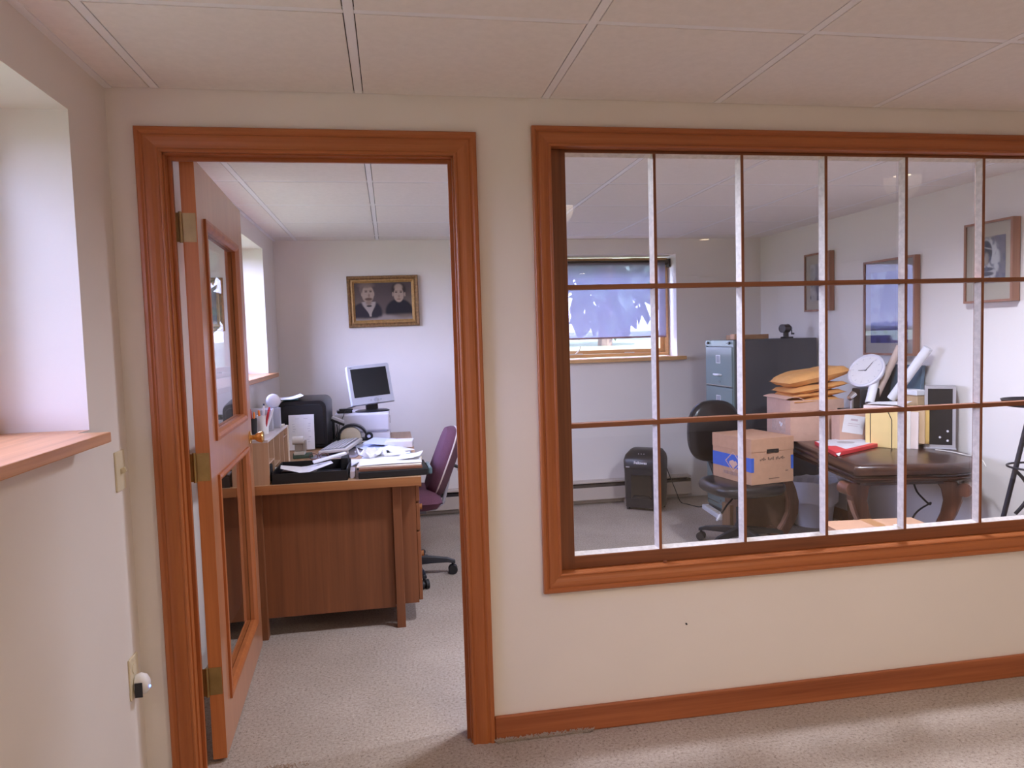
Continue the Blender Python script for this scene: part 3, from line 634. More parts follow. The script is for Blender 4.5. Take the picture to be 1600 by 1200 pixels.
s = thing('tape_dispenser', 'black tape dispenser with a cream roll in front of the printer', 'tape dispenser', (.47, 2.31, DZT))
MB().box(.335, .575, 2.27, 2.36, DZT, DZT+.035).build('base', BLACKP, s, bevel=.008)
m = MB()
m.rings([[(.46+a*math.cos(R(q)), y, DZT+.034+b_*math.sin(R(q))) for q in range(0, 181, 12)]+[(.46+a*.86*math.cos(R(q)), y, DZT+.034+b_*.86*math.sin(R(q))) for q in range(180, -1, -12)] for y, a, b_ in ((2.275, .10, .095), (2.345, .10, .095))]); m.build('hood', BLACKP, s, smooth=True)
m = MB(); m.cyl((.45, 2.285, DZT+.045), (.45, 2.335, DZT+.045), .065, n=32); m.build('tape_roll', TAPECR, s, smooth=True)
m = MB(); m.cyl((.565, 2.262, DZT+.05), (.565, 2.30, DZT+.05), .026, n=24); m.build('knob', BLACKP, s, smooth=True)
m = MB(); m.cyl((.565, 2.258, DZT+.05), (.565, 2.263, DZT+.05), .011, n=20); m.build('knob_cap', CHROME, s)
MB().box(.40, .555, 2.262, 2.272, DZT+.012, DZT+.02).build('label_strip', CREAM, s)
s = thing('desk_telephone', 'black telephone with a pale handset between computer case and printer', 'telephone', (.40, 2.52, PZ))
m = MB(); m.obox((.40, 2.55, PZ+.010), (.10, .07, .018), rz=R(8)); m.obox((.41, 2.55, PZ+.024), (.09, .05, .012), rz=R(8)); m.build('base', BLACKP, s, bevel=.004)
m = MB(); m.obox((.368, 2.36, .900), (.085, .034, .020), ry=R(25)); o = m.build('handset', LILACP, s, bevel=.006)
m = MB(); m.obox((.368, 2.356, .884), (.09, .036, .015), ry=R(25)); m.cyl((.340, 2.36, .896), (.338, 2.36, .752), .008, n=10); m.build('handset_cradle', BLACKP, s, bevel=.004)
m = MB(); m.tube([(.36, 2.36, .87), (.365, 2.37, .83), (.35, 2.37, .79), (.36, 2.36, .75)], .003); m.tube([(.41, 2.53, PZ+.02), (.405, 2.46, PZ+.014), (.40, 2.432, .915), (.37, 2.42, .85), (.375, 2.41, .755)], .0022); m.tube([(.42, 2.56, PZ+.03), (.47, 2.60, .96), (.5, 2.63, .975)], .0025); m.build('cable', BLACKM, s, smooth=True)

# papers and binders on the right half of the desk
z = DZT
s = thing('ring_binder', 'thick black binder overhanging the desk front edge, bottom of the pile', 'binder', (.70, 1.2, DZT))
Mb = Matrix.Translation((.71, 1.19, DZT)) @ Euler((0, 0, R(2))).to_matrix().to_4x4()
m = MB(); m.box(-.165, .165, -.135, .135, 0.001, .034, Mb); m.build('cover', BLACKM, s, bevel=.004)
m = MB(); m.box(.166, .185, -.128, .05, .002, .036, Mb); m.build('spine_end', mat('binder_spine', (.10, .16, .18), .25), s, bevel=.006)
one('folder', MB().obox((.70, 1.19, DZT+.0405), (.30, .25, .012), rz=R(1)), mat('brown_folder', (.22, .09, .05), .6), 'brown folder lying directly on the thick black binder', 'folder', bevel=.001)
one('manila_file', MB().obox((.70, 1.21, DZT+.0495), (.31, .24, .005), rz=R(-3)), CREAM, 'cream file on the brown folder in the pile', 'folder')
paper('paper_sheet', (.70, 1.22, DZT+.054), .30, .22, R(1), lambda u, v: .003*math.sin(3*u)+.010*(u > .8)*(u-.8), 'broad white sheet topping the front pile above the binder')
paper('paper_sheet', (.80, 1.27, DZT+.058), .12, .16, R(-8), lambda u, v: .014*u+.02*max(0, u-.7), 'small white sheet with a raised right edge on the front pile')
one('teal_folder', MB().obox((.665, 1.38, DZT+.009), (.27, .14, .018), rz=R(1)), mat('teal_folder', (.05, .09, .09), .5), 'dark folder lying behind the thick binder', 'folder')
one('catalogue', MB().obox((.675, 1.38, DZT+.032), (.25, .15, .026), rz=R(-1)), PAPER, 'thick white catalogue behind the front pile', 'catalogue', bevel=.004)
one('binding_strip', MB().obox((.80, 1.36, DZT+.050), (.04, .14, .01), rz=R(-1)), mat('teal_strip', (.12, .26, .28), .4), 'teal strip along the white catalogue right edge', 'binding')
random.seed(3)
paper('crumpled_paper', (.60, 1.38, DZT+.049), .13, .13, R(20), lambda u, v: (0, 0, .004+.085*abs(noise.noise((u*3.1+2, v*3.3+5, 1.7)))+.025*max(0, .35-u)), 'crumpled white paper at the left of the white catalogue')
paper('paper_sheet', (.70, 1.39, DZT+.049), .17, .10, R(14), lambda u, v: .004+.012*u, 'narrow white sheet sloping across the white catalogue')
one('pen_case', MB().obox((.62, 1.62, DZT+.022), (.15, .06, .044), rz=R(7)), BLACKM, 'black oblong pen case in the middle of the papers', 'pen case', bevel=.006)
one('black_marker', MB().cyl((.62, 1.49, DZT+.02), (.70, 1.515, DZT+.02), .008), BLACKM, 'black marker lying just in front of the black pen case', 'marker', smooth=True)
one('paper_stack', MB().obox((.735, 1.66, DZT+.014), (.15, .20, .028), rz=R(-3)), PAPER, 'neat stack of white paper right of the black pen case', 'paper stack')
one('grey_folder', MB().obox((.79, 1.62, DZT+.004), (.07, .50, .008), rz=R(2)), mat('grey_folder', (.32, .3, .36), .6), 'grey folder along the right edge of the desk', 'folder')
paper('paper_sheet', (.735, 1.73, DZT+.030), .14, .18, R(30), lambda u, v: .003+.03*max(0, .5-abs(u-.5))*v, 'white sheet folded into a peak on the neat paper stack')
paper('paper_sheet', (.62, 2.05, DZT+.004), .22, .28, R(24), lambda u, v: .006+.012*u*v, 'bluish white sheet behind the black pen case', PAPERB)
paper('paper_sheet', (.66, 2.12, DZT+.016), .2, .26, R(-14), lambda u, v: .006+.016*(1-u), 'bluish sheet fanned over the papers before the printer', PAPERB)
one('paper_bundle', MB().obox((.755, 2.06, DZT+.022), (.17, .13, .04), rz=R(-6)), PAPER, 'white bundle of papers jutting over the desk right edge', 'paper stack', bevel=.004)
paper('paper_sheet', (.63, 2.37, DZT+.003), .16, .14, R(5), lambda u, v: .004+.02*u*(1-v), 'small sheet lying right against the printer front')
one('envelope', MB().obox((.475, 1.50, DZT+.006), (.12, .20, .012), rz=R(-18)), PAPER, 'white envelope between the letter tray and the crumpled paper', 'envelope', bevel=.002)

s = thing('letter_tray', 'black open letter tray at the front left of the desk', 'letter tray', (.325, 1.22, DZT))
tx0, tx1, ty0, ty1, tz = .155, .50, 1.05, 1.37, .80
m = MB(); m.box(tx0, tx1, ty0, ty1, DZT, DZT+.006); m.box(tx0, tx1, ty0, ty0+.006, DZT+.006, tz-.006); m.box(tx0, tx1, ty1-.006, ty1, DZT+.006, tz); m.box(tx0, tx0+.006, ty0+.006, ty1-.006, DZT+.006, tz); m.box(tx1-.006, tx1, ty0+.006, ty1-.006, DZT+.006, tz); m.build('tray', BLACKM, s, bevel=.002)
MB().box(tx1-.045, tx1-.008, ty1-.12, ty1-.01, DZT+.007, tz+.02).build('divider', BLACKM, s, bevel=.004)
paper('paper_sheet', (.30, 1.17, DZT+.033), .24, .2, R(8), lambda u, v: (0, 0, .062*abs(u-.45)*(1.2-v*.6)+.006), 'creased white letter lying in the black letter tray')
paper('paper_sheet', (.405, 1.23, DZT+.066), .16, .05, R(14), lambda u, v: .03*u, 'long folded sheet leaning over the letter tray right rim', th=.008)
one('paper_pad', MB().obox((.25, 1.28, DZT+.018), (.15, .12, .022), rz=R(-4)), mat('grey_pad', (.3, .27, .29), .7), 'grey pad at the back of the letter tray', 'notepad')
one('paper_block', MB().obox((.518, 1.16, DZT+.016), (.022, .13, .032), rz=R(2)), mat('lilac_paper', (.62, .55, .60), .7), 'narrow block of papers between tray and black binder', 'paper stack')

# ------------------------------------------------------------------ purple office chair
s = thing('office_chair', 'purple upholstered swivel chair behind the desk', 'chair', (.79, 1.83, 0))
hub = Vector((.79, 1.83, 0))
def star(s, hub, r, a0, zt, m_, cr=.027):
    for k in range(5):
        a = R(a0+72*k); d = Vector((math.cos(a), math.sin(a), 0)); n_ = Vector((-d.y, d.x, 0)); rs_ = []
        for q, w, z0_, z1_ in ((.025, .024, .07, .125), (.12, .022, .075, .115), (r-.03, .016, .072, .10), (r+.015, .013, .062, .082)):
            c = hub+d*q; rs_.append([c-n_*w+Vector((0, 0, z0_)), c+n_*w+Vector((0, 0, z0_)), c+n_*w*.7+Vector((0, 0, z1_)), c-n_*w*.7+Vector((0, 0, z1_))])
        leg = MB().rings(rs_).build('star_leg', m_, s, bevel=.004)
        c = hub+d*r; w = MB()
        for e in (-1, 1): w.cyl(c+n_*(.006*e)+Vector((0, 0, cr)), c+n_*(.024*e)+Vector((0, 0, cr)), cr, n=18)
        w.cyl(c-n_*.006+Vector((0, 0, cr)), c+n_*.006+Vector((0, 0, cr)), .012, n=10); w.cyl(c+Vector((0, 0, cr)), c+Vector((0, 0, .075)), .008, n=8)
        w.build('caster', BLACKM, leg, smooth=True)
star(s, hub, .25, -2, .1, CHARC)
m = MB(); m.lathe([(.035, .07), (.035, .14), (.028, .15), (.028, .28), (.016, .285), (.016, .40)], tuple(hub), n=20); m.build('gas_column', BLACKM, s, smooth=True)
MB().obox((.79, 1.83, .405), (.2, .16, .03)).build('seat_plate', GREYMET, s)
m = MB(); m.pillow(.45, .46, .11, M=Matrix.Translation((.755, 1.83, .475))); m.build('seat', PURPLE, s, smooth=True)
# backrest: leaning away from the desk, pad profile in the xz plane swept along y
def backrest(s, base, lean, w, h, t_, mats, names):
    ax = Vector((math.sin(lean), 0, math.cos(lean))); nx = Vector((math.cos(lean), 0, -math.sin(lean)))
    for nm, mt, o0, o1 in zip(names, mats, (0, t_*.55), (t_*.5, t_)):
        mb = MB(); rs_ = []
        for k in range(9):
            f_ = k/8; q = 1 if o0 == 0 else -1
            bul = math.sin(f_*PI/2) if o0 == 0 else math.cos(f_*PI/2)
            sc = .80+.2*bul; ring = []
            for a in [2*PI*i/36 for i in range(36)]:
                ca, sa = math.cos(a), math.sin(a); e = .62
                yy = math.copysign(abs(ca)**e, ca)*w/2*sc; hh = math.copysign(abs(sa)**e, sa)*h/2*(sc*.5+.5)
                ring.append(base+ax*(h/2+hh)+nx*(o0+(o1-o0)*f_)+Vector((0, yy, 0)))
            rs_.append(ring)
        mb.rings(rs_); mb.build(nm, mt, s, smooth=True)
    ring = [base+ax*(h/2+math.copysign(abs(math.sin(a))**.62, math.sin(a))*h/2)+nx*(t_*.53)+Vector((0, math.copysign(abs(math.cos(a))**.62, math.cos(a))*w/2*.995, 0)) for a in [2*PI*i/48 for i in range(48)]]
    MB().tube(ring, .005, closed=True, n=6).build('piping', PIPING, s, smooth=True)
    return ax, nx
base = Vector((.885, 1.88, .50))
ax, nx = backrest(s, base, R(22), .42, .42, .10, (PURPLE, PURPLED), ('backrest', 'back_shell'))
q = base+ax*.14+nx*.10
m = MB(); m.tube([q+ax*.16, q+ax*.05, q-ax*.05+nx*.02, Vector((1.0, 1.88, .42)), Vector((.95, 1.88, .385)), Vector((.80, 1.86, .392))], .011, n=10); m.build('back_post', GREYMET, s, smooth=True)
m = MB(); m.cyl(q+ax*.06, q+ax*.06+nx*.05, .010, n=12); m.cyl(q+ax*.06+nx*.05, q+ax*.06+nx*.065, .022, n=16); m.build('adjust_knob', BLACKP, s, smooth=True)

# ------------------------------------------------------------------ old portrait on the back wall
s = thing('framed_portrait', 'old double portrait of a man and a woman in a worn gilt frame', 'picture', (.685, D, 1.513))
pc = Vector((.685, D, 1.713)); roll = R(-0.6)
def frame_rings(m, w, h, prof, Mx):
    rs_ = []
    for q, d in prof: rs_.append([Mx @ Vector(p) for p in ((-w/2+q, -d, -h/2+q), (w/2-q, -d, -h/2+q), (w/2-q, -d, h/2-q), (-w/2+q, -d, h/2-q))])
    return m.rings(rs_, cap=False)
Mx = Matrix.Translation(pc) @ Euler((R(2.0), roll, 0)).to_matrix().to_4x4(); Mx.translation = pc+Vector((0, -.008, 0))
m = MB(); frame_rings(m, .545, .395, ((0, 0), (0, .022), (.006, .03), (.018, .028), (.026, .020), (.032, .020)), Mx); m.build('frame', GILT, s)
m = MB(); frame_rings(m, .481, .331, ((0, .018), (.0, .026), (.006, .027), (.022, .012), (.022, .008)), Mx); m.build('inner_lip', GILTL, s)
def sm(a, b, x): x = max(0, min(1, (x-a)/(b-a))); return x*x*(3-2*x)
def el(u, v, cx, cy, rx, ry, soft=.12): return 1-sm(1-soft, 1+soft, math.hypot((u-cx)/rx, (v-cy)/ry))
def mixc(a, b, t): return tuple(x+(y-x)*t for x, y in zip(a, b))
def portrait(u, v):
    v2 = v; c = mixc((.20, .15, .12), (.10, .075, .07), sm(.2, .9, v)); c = mixc(c, (.09, .07, .075), .6*el(u, v, .55, .55, .28, .5, .5))
    c = mixc(c, (.34, .28, .26), sm(.16, .02, v+.05*math.sin(u*9)))                     # pale fading foot
    skin = (.43, .32, .25); dark = (.042, .036, .045); dark2 = (.03, .028, .034)
    # man: shoulders, shirt, tie, head
    c = mixc(c, dark, max(el(u, v, .17, .18, .24, .30, .10), 0)*sm(.02, .12, v))
    c = mixc(c, dark, el(u, v, .30, .20, .17, .30, .15)*sm(.04, .14, v))
    if .10 < v < .5:
        wd = .018+.10*sm(.12, .48, v); t_ = 1-sm(wd*.8, wd*1.2, abs(u-(.265-.06*(v-.12)-.0)))
        c = mixc(c, (.42, .35, .31), t_)
    c = mixc(c, dark2, el(u, v, .25, .385, .045, .025, .3))
    c = mixc(c, skin, el(u, v, .235, .70, .105, .235)); c = mixc(c, skin, el(u, v, .135, .70, .02, .06)*.8); c = mixc(c, skin, el(u, v, .335, .70, .016, .06)*.8)
    c = mixc(c, (.22, .16, .13), el(u, v, .215, .93, .125, .075, .5)*.9); c = mixc(c, (.20, .145, .12), el(u, v, .12, .82, .03, .10, .5)*.8)
    c = mixc(c, (.15, .09, .065), el(u, v, .245, .565, .065, .038, .4)); c = mixc(c, (.24, .16, .12), el(u, v, .245, .47, .05, .07, .5)*.7)
    for ex in (.205, .285): c = mixc(c, (.10, .065, .05), el(u, v, ex, .762, .024, .016, .5)); c = mixc(c, (.17, .11, .085), el(u, v, ex, .80, .032, .012, .6)*.8)
    c = mixc(c, (.22, .145, .11), el(u, v, .255, .66, .018, .05, .7)*.7)
    # woman: dress, head, hair
    c = mixc(c, dark2, el(u, v, .77, .22, .24, .33, .10)*sm(.10, .2, v)); c = mixc(c, dark2, el(u, v, .80, .36, .10, .13, .15))
    c = mixc(c, (.06, .045, .04), el(u, v, .775, .80, .125, .19, .2)); c = mixc(c, skin, el(u, v, .77, .665, .088, .20)); c = mixc(c, skin, el(u, v, .77, .86, .07, .09, .35)*.9)
    c = mixc(c, skin, el(u, v, .668, .68, .014, .06)*.8); c = mixc(c, skin, el(u, v, .878, .67, .014, .06)*.8)
    for ex in (.728, .812): c = mixc(c, (.08, .05, .045), el(u, v, ex, .73, .022, .016, .5)); c = mixc(c, (.16, .10, .08), el(u, v, ex, .765, .03, .01, .6)*.7)
    c = mixc(c, (.2, .125, .1), el(u, v, .77, .545, .035, .014, .6)); c = mixc(c, (.23, .15, .115), el(u, v, .775, .62, .016, .04, .7)*.6)
    return c
Mp = Mx @ Matrix.Translation((0, -.010, 0))
painted('portrait_print', .442, .292, 150, 100, portrait, s, Mp, attr_mat('print_colours', .45))

# ------------------------------------------------------------------ three framed pictures on the right wall
def wall_pic(label, yc, zc, w, h, depth, fn, mw, mh, name='framed_print', mcol=MATB, off=(0, 0), fw=.014):
    x = xw(yc)-.004
    s = thing(name, label, 'picture', (x, yc, zc-h/2)); Mx = Matrix.Translation((x, yc, zc)) @ Euler((0, 0, -PI/2+WANG)).to_matrix().to_4x4()
    m = MB(); frame_rings(m, w, h, ((0, 0), (0, depth), (fw, depth), (fw, depth-.012)), Mx); m.build('frame', FRW, s)
    m = MB(); v = [Mx @ Vector(p) for p in ((-w/2+fw, -depth+.010, -h/2+fw), (w/2-fw, -depth+.010, -h/2+fw), (w/2-fw, -depth+.010, h/2-fw), (-w/2+fw, -depth+.010, h/2-fw))]
    v += [p+(Mx.to_3x3() @ Vector((0, .004, 0))) for p in v]; m.add(v, [(0, 1, 2, 3), (7, 6, 5, 4), (0, 4, 5, 1), (1, 5, 6, 2), (2, 6, 7, 3), (3, 7, 4, 0)]); m.build('mat_board', mcol, s)
    painted('print', mw, mh, 60, 80, fn, s, Mx @ Matrix.Translation((off[0], -depth+.0085, off[1])), attr_mat('print_colours'))
    m = MB(); a = -depth+.004; m.box(-w/2+fw, w/2-fw, a, a+.002, -h/2+fw, h/2-fw, Mx); m.build('picture_glass', GLASS, s)
def pr1(u, v):
    n = noise.noise((u*4, v*7, 1)); c = mixc((.50, .47, .44), (.62, .60, .58), sm(-.3, .4, n))
    c = mixc(c, (.07, .075, .12), sm(.08, .3, noise.noise((u*2.5+3, v*4.5, 4)))); c = mixc(c, (.16, .15, .2), el(u, v, .55, .55, .25, .4, .5)*.7); return c
def pr2(u, v):
    c = mixc((.44, .43, .49), (.54, .53, .58), noise.noise((u*3, v*5, 2))+.5); e = u-.25-.35*(v-.5)
    c = mixc(c, (.33, .32, .42), sm(-.02, .05, e)*sm(.3, .5, v)); c = mixc(c, (.36, .34, .42), sm(.0, .3, noise.noise((u*5, v*8+u*4, 7)))*.6)
    c = mixc(c, (.06, .06, .22), sm(.32, .27, v+.02*noise.noise((u*8, v*3, 3)))); c = mixc(c, (.035, .035, .13), sm(.0, .4, noise.noise((u*7, v*16, 9)))*sm(.3, .22, v)); return c
def pr3(u, v):
    n = noise.noise((u*3, v*3, 5)); c = mixc((.40, .35, .28), (.22, .20, .24), sm(.4, .7, u+.2*n)); c = mixc(c, (.60, .58, .58), el(u, v, .42, .5, .40, .46, .12))
    c = mixc(c, (.055, .06, .085), el(u, v, .35, .66, .22, .26, .1)); c = mixc(c, (.35, .30, .26), el(u, v, .38, .52, .09, .14, .4)); c = mixc(c, (.08, .085, .12), el(u, v, .36, .30, .26, .045, .2)); c = mixc(c, (.07, .07, .1), el(u, v, .36, .2, .26, .05, .2))
    c = mixc(c, (.13, .13, .2), sm(.1, .4, noise.noise((u*9, v*9, 2)))*.7); c = mixc(c, (.65, .62, .58), .8*el(u, v+.25*(u-.3), .3, .78, .3, .015, .3)); return c
wall_pic('small framed print beside the room corner above the filing cabinet', 2.50, 1.742, .30, .43, .04, pr1, .17, .27)
wall_pic('tall framed lavender landscape above the clock', 1.77, 1.521, .455, .62, .04, pr2, .33, .46, mcol=MATG)
wall_pic('framed print in a tan mat hanging nearest the partition window', 1.02, 1.728, .305, .435, .05, pr3, .19, .25, fw=.012, off=(.01, .01))

# ------------------------------------------------------------------ shredder
SA = R(-38)
s = thing('paper_shredder', 'black paper shredder standing before the heater below the window', 'shredder', (2.70, 3.03, 0), SA)
hw, hd = .148, .115
def rr2(w, d, z, yo=0, rad=.03, n=5):
    p = []
    for cx_, cy_, a0 in ((w-rad, d-rad, 0), (-w+rad, d-rad, 90), (-w+rad, -d+rad, 180), (w-rad, -d+rad, 270)):
        for k in range(n+1): a = R(a0+90*k/n); p.append((cx_+rad*math.cos(a), cy_+rad*math.sin(a)+yo, z))
    return p
m = MB(); m.rings([rr2(hw-.006, hd-.006, .025), rr2(hw-.004, hd-.004, .12), rr2(hw, hd, .33)]); m.build('bin', CHARC, s, smooth=True, world=False)
m = MB(); m.rings([rr2(hw+.002, hd+.002, .332), rr2(hw+.003, hd+.003, .40), rr2(hw-.004, hd-.012, .44, .010), rr2(hw-.03, hd-.045, .478, .03)]); m.build('shredder_head', BLACKP, s, smooth=True, world=False)
m = MB(); m.box(-.085, .085, -hd-.002, -hd+.004, .10, .29); m.build('view_window', mat('smoked_window', (.006, .006, .008), .15), s, bevel=.002, world=False)
m = MB(); m.add([(-.08, -hd-.003, .10), (.08, -hd-.003, .10), (.06, -hd-.010, .125), (-.06, -hd-.010, .125)], [(0, 1, 2, 3)]); m.box(-.085, .085, -hd-.006, -hd, .088, .10); m.build('bin_handle', CHARC, s, world=False)
m = MB(); m.box(-.11, .11, -.01, .004, .4755, .4795); m.build('feed_slot', BLACKM, s, world=False)
m = MB()
for k in range(4): MB().cyl((-.03+k*.022+(.06 if k == 3 else 0), -.080, .449), (-.03+k*.022+(.06 if k == 3 else 0), -.084, .453), .004, n=8).build('button', mat('button_grey', (.36, .37, .42)), s, world=False)
Mt = ROOTM[s] @ Matrix.Translation((-.005, -hd-.0045, .385)) @ Euler((R(90), 0, 0)).to_matrix().to_4x4()
text_mesh('brand_lettering', 'Fellowes', .030, Mt, WHITE, s, bold=.0006)
m = MB(); m.box(-.125, -.095, -hd-.0035, -hd, .345, .353); m.build('badge', GREYP, s, world=False)
m = MB()
for x in (-.12, .12):
    for y in (-.085, .085): m = MB(); m.cyl((x-.008, y, .014), (x+.008, y, .014), .014, n=14); m.box(x-.006, x+.006, y-.006, y+.006, .014, .03); m.build('caster', BLACKM, s, world=False)
def cord(name, pts, r, m_, label, sub=6, parent=None):
    P = [Vector(p) for p in pts]; out = []
    for i in range(len(P)-1):
        a, b, c, d = P[max(i-1, 0)], P[i], P[i+1], P[min(i+2, len(P)-1)]
        for k in range(sub):
            t = k/sub; out.append(.5*((2*b)+(-a+c)*t+(2*a-5*b+4*c-d)*t*t+(-a+3*b-3*c+d)*t**3))
    out.append(P[-1])
    if parent is not None: o = MB().tube(out, r).build(name, m_, parent, smooth=True); o['label'] = label; return o
    return one(name, MB().tube(out, r), m_, label, 'cord', smooth=True)
cord('power_cord', [(2.858, 3.03, .38), (2.90, 3.06, .28), (2.99, 3.12, .10), (3.03, 3.12, .008), (3.06, 3.04, .004), (3.10, 2.94, .004), (3.12, 2.91, .012)], .0035, BLACKM, 'black power cord', parent=s)
s = thing('power_strip', 'long white power strip on the carpet in front of the filing cabinet', 'power strip', (3.12, 2.70, 0), R(-5))
MB().box(-.026, .026, -.19, .19, 0, .036).build('housing', WHITE, s, bevel=.006, world=False)
m = MB()
for k in range(6): MB().box(-.013, .013, -.14+k*.05, -.115+k*.05, .036, .0375).build('socket', IVORY, s, world=False)

# ------------------------------------------------------------------ filing cabinet
s = thing('filing_cabinet', 'tall grey-green four drawer filing cabinet in the far right corner', 'filing cabinet', (3.525, 2.735, 0))
cx0, cx1, cy0, cy1, ch = 3.195, 3.862, 2.50, 2.97, 1.332
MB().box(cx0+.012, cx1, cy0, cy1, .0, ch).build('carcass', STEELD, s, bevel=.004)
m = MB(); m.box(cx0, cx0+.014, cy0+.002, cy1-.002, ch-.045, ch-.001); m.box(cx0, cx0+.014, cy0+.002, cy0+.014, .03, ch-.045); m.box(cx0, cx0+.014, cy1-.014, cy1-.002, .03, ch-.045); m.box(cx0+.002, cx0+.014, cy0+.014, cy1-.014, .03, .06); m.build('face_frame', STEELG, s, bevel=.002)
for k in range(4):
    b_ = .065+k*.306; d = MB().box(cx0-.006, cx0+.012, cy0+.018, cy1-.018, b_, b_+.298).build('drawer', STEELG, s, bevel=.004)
    m = MB(); yc = (cy0+cy1)/2; zc = b_+.085
    m.tube([(cx0-.006, yc-.05, zc), (cx0-.024, yc-.045, zc+.004), (cx0-.034, yc, zc+.002), (cx0-.024, yc+.045, zc+.004), (cx0-.006, yc+.05, zc)], [.007, .008, .010, .008, .007]); m.build('pull_handle', BRIGHT, d, smooth=True)
    m = MB(); zc = b_+.205; hh = .026
    for a, b2, c, e in ((-.036, .036, -hh-.005, -hh), (-.036, .036, hh, hh+.005), (-.036, -.031, -hh, hh), (.031, .036, -hh, hh)): m.box(cx0-.009, cx0-.005, yc+a, yc+b2, zc+c, zc+e)
    m.build('label_holder', BRIGHT, d)
    MB().box(cx0-.0072, cx0-.0055, yc-.031, yc+.031, zc-hh, zc+hh).build('label_card', mat('grey_label', (.35, .37, .4), .6), d)
    m = MB(); m.cyl((cx0-.006, yc-.03, b_+.035), (cx0-.016, yc-.03, b_+.035), .008, n=12); m.build('thumb_latch', CHROME, d, smooth=True)
    MB().box(cx0-.0075, cx0-.005, cy0+.02, cy1-.02, b_+.002, b_+.008).build('drawer_trim', CHROME, d)
for y in (cy0+.06, cy1-.05):
    m = MB(); m.cyl((cx0, y, ch-.022), (cx0-.012, y, ch-.022), .011, n=16); m.box(cx0-.02, cx0-.010, y-.02, y+.02, ch-.025, ch-.019); m.build('lock', BLACKP, s, smooth=True)
s = thing('wood_block', 'tan wooden block and board lying on the left of the filing cabinet', 'wood', (3.4, 2.8, ch))
s['label'] = 'rough tan wooden board lying on top of the filing cabinet'
WB = wood('raw_wood', (.42, .23, .12), (.58, .34, .19), 'x', .7)
m = MB(); m.obox((3.46, 2.79, ch+.018), (.36, .07, .036), rz=R(14)); m.build('board', WB, s, bevel=.003)
m = MB(); m.obox((3.31, 2.70, ch+.022), (.055, .05, .044), rz=R(14)); m.build('end_block', wood('pale_raw_wood', (.66, .36, .22), (.78, .48, .32), 'z', .7), s, bevel=.008)
s = thing('pencil_sharpener', 'black crank pencil sharpener standing on top of the filing cabinet', 'pencil sharpener', (3.68, 2.60, ch), R(20))
m = MB(); m.box(-.04, .035, -.03, .03, 0, .012); m.box(-.06, -.035, -.008, .008, .006, .014); m.build('base', BLACKP, s, bevel=.004, world=False)
m = MB(); m.rings([[(-.012+.022*c_, .018*s_, z_) for c_, s_ in [(math.cos(2*PI*k/16), math.sin(2*PI*k/16)) for k in range(16)]] for z_ in (.010, .045)]); m.build('stem', BLACKP, s, smooth=True, world=False)
m = MB(); m.cyl((-.055, 0, .075), (.005, 0, .075), .032, n=24); m.build('receptacle', mat('dark_chrome', (.09, .09, .10), .25, .8), s, smooth=True, world=False)
m = MB(); m.cyl((.005, 0, .075), (.030, 0, .075), .034, .022, n=24); m.cyl((.030, 0, .075), (.05, 0, .075), .008, n=12); m.build('housing', BLACKP, s, smooth=True, world=False)
m = MB(); m.tube([(.048, 0, .075), (.052, 0, .06), (.052, 0, .035)], .004); m.cyl((.052, 0, .034), (.075, 0, .034), .007, n=12); m.build('crank', BLACKP, s, smooth=True, world=False)

# ------------------------------------------------------------------ black vinyl chair with the banker box
hub = Vector((2.93, 1.905, 0))
s = thing('task_chair', 'black vinyl task chair carrying a cardboard file box', 'chair', tuple(hub))
star(s, hub, .265, -8, .1, BLACKP)
m = MB(); m.lathe([(.035, .07), (.035, .14), (.028, .15), (.028, .25), (.017, .255), (.017, .345)], tuple(hub), n=20); m.build('gas_column', BLACKM, s, smooth=True)
MB().obox((2.93, 1.905, .345), (.18, .2, .04)).build('seat_mechanism', BLACKM, s, bevel=.008)
m = MB(); rs_ = []
for sc, z_ in ((.80, .362), (.93, .366), (.99, .380), (1, .398), (.985, .416), (.94, .428), (.85, .436), (.4, .4375)):
    rs_.append([(2.93+.25*sc*math.copysign(abs(math.cos(a))**.7, math.cos(a)), 1.89+.245*sc*math.copysign(abs(math.sin(a))**.7, math.sin(a)), z_) for a in [2*PI*i/44 for i in range(44)]])
m.rings(rs_); m.build('seat', VINYL, s, smooth=True)
m = MB(); cb = Vector((2.93, 2.30, .705)); rs_ = []
axd = Vector((.18, -.98, 0)).normalized(); sd = Vector((.98, .18, 0)).normalized()
for o_, sc in ((-.045, .72), (-.035, .9), (-.012, 1), (.015, 1), (.035, .92), (.045, .75)):
    ring = []
    for a in [2*PI*i/40 for i in range(40)]:
        ca, sa = math.cos(a), math.sin(a); e = .8
        yy = math.copysign(abs(ca)**e, ca)*.215*sc; hh = math.copysign(abs(sa)**e, sa)*.215*(.5+.5*sc)
        ring.append(cb+sd*yy+Vector((0, 0, hh))+axd*(o_+.35*(yy)**2*1.2))
    rs_.append(ring)
m.rings(rs_); m.build('backrest', VINYL, s, smooth=True)
m = MB(); m.tube([cb-axd*.05+Vector((0, 0, -.02)), cb-axd*.07+Vector((0, 0, -.16)), (2.945, 2.26, .36), (2.94, 2.05, .335), (2.93, 1.95, .335)], .018, n=10); m.build('back_bar', BLACKM, s, smooth=True)
m = MB(); m.tube([(2.88, 1.87, .34), (2.80, 1.83, .29), (2.745, 1.80, .245)], .006); m.build('lever', BLACKM, s, smooth=True)
m = MB(); m.sphere((0, 0, 0), .012, .009, .032, M=Matrix.Translation((2.725, 1.79, .228)) @ Euler((0, R(48), R(25))).to_matrix().to_4x4()); m.build('lever_paddle', GREYP, s, smooth=True)

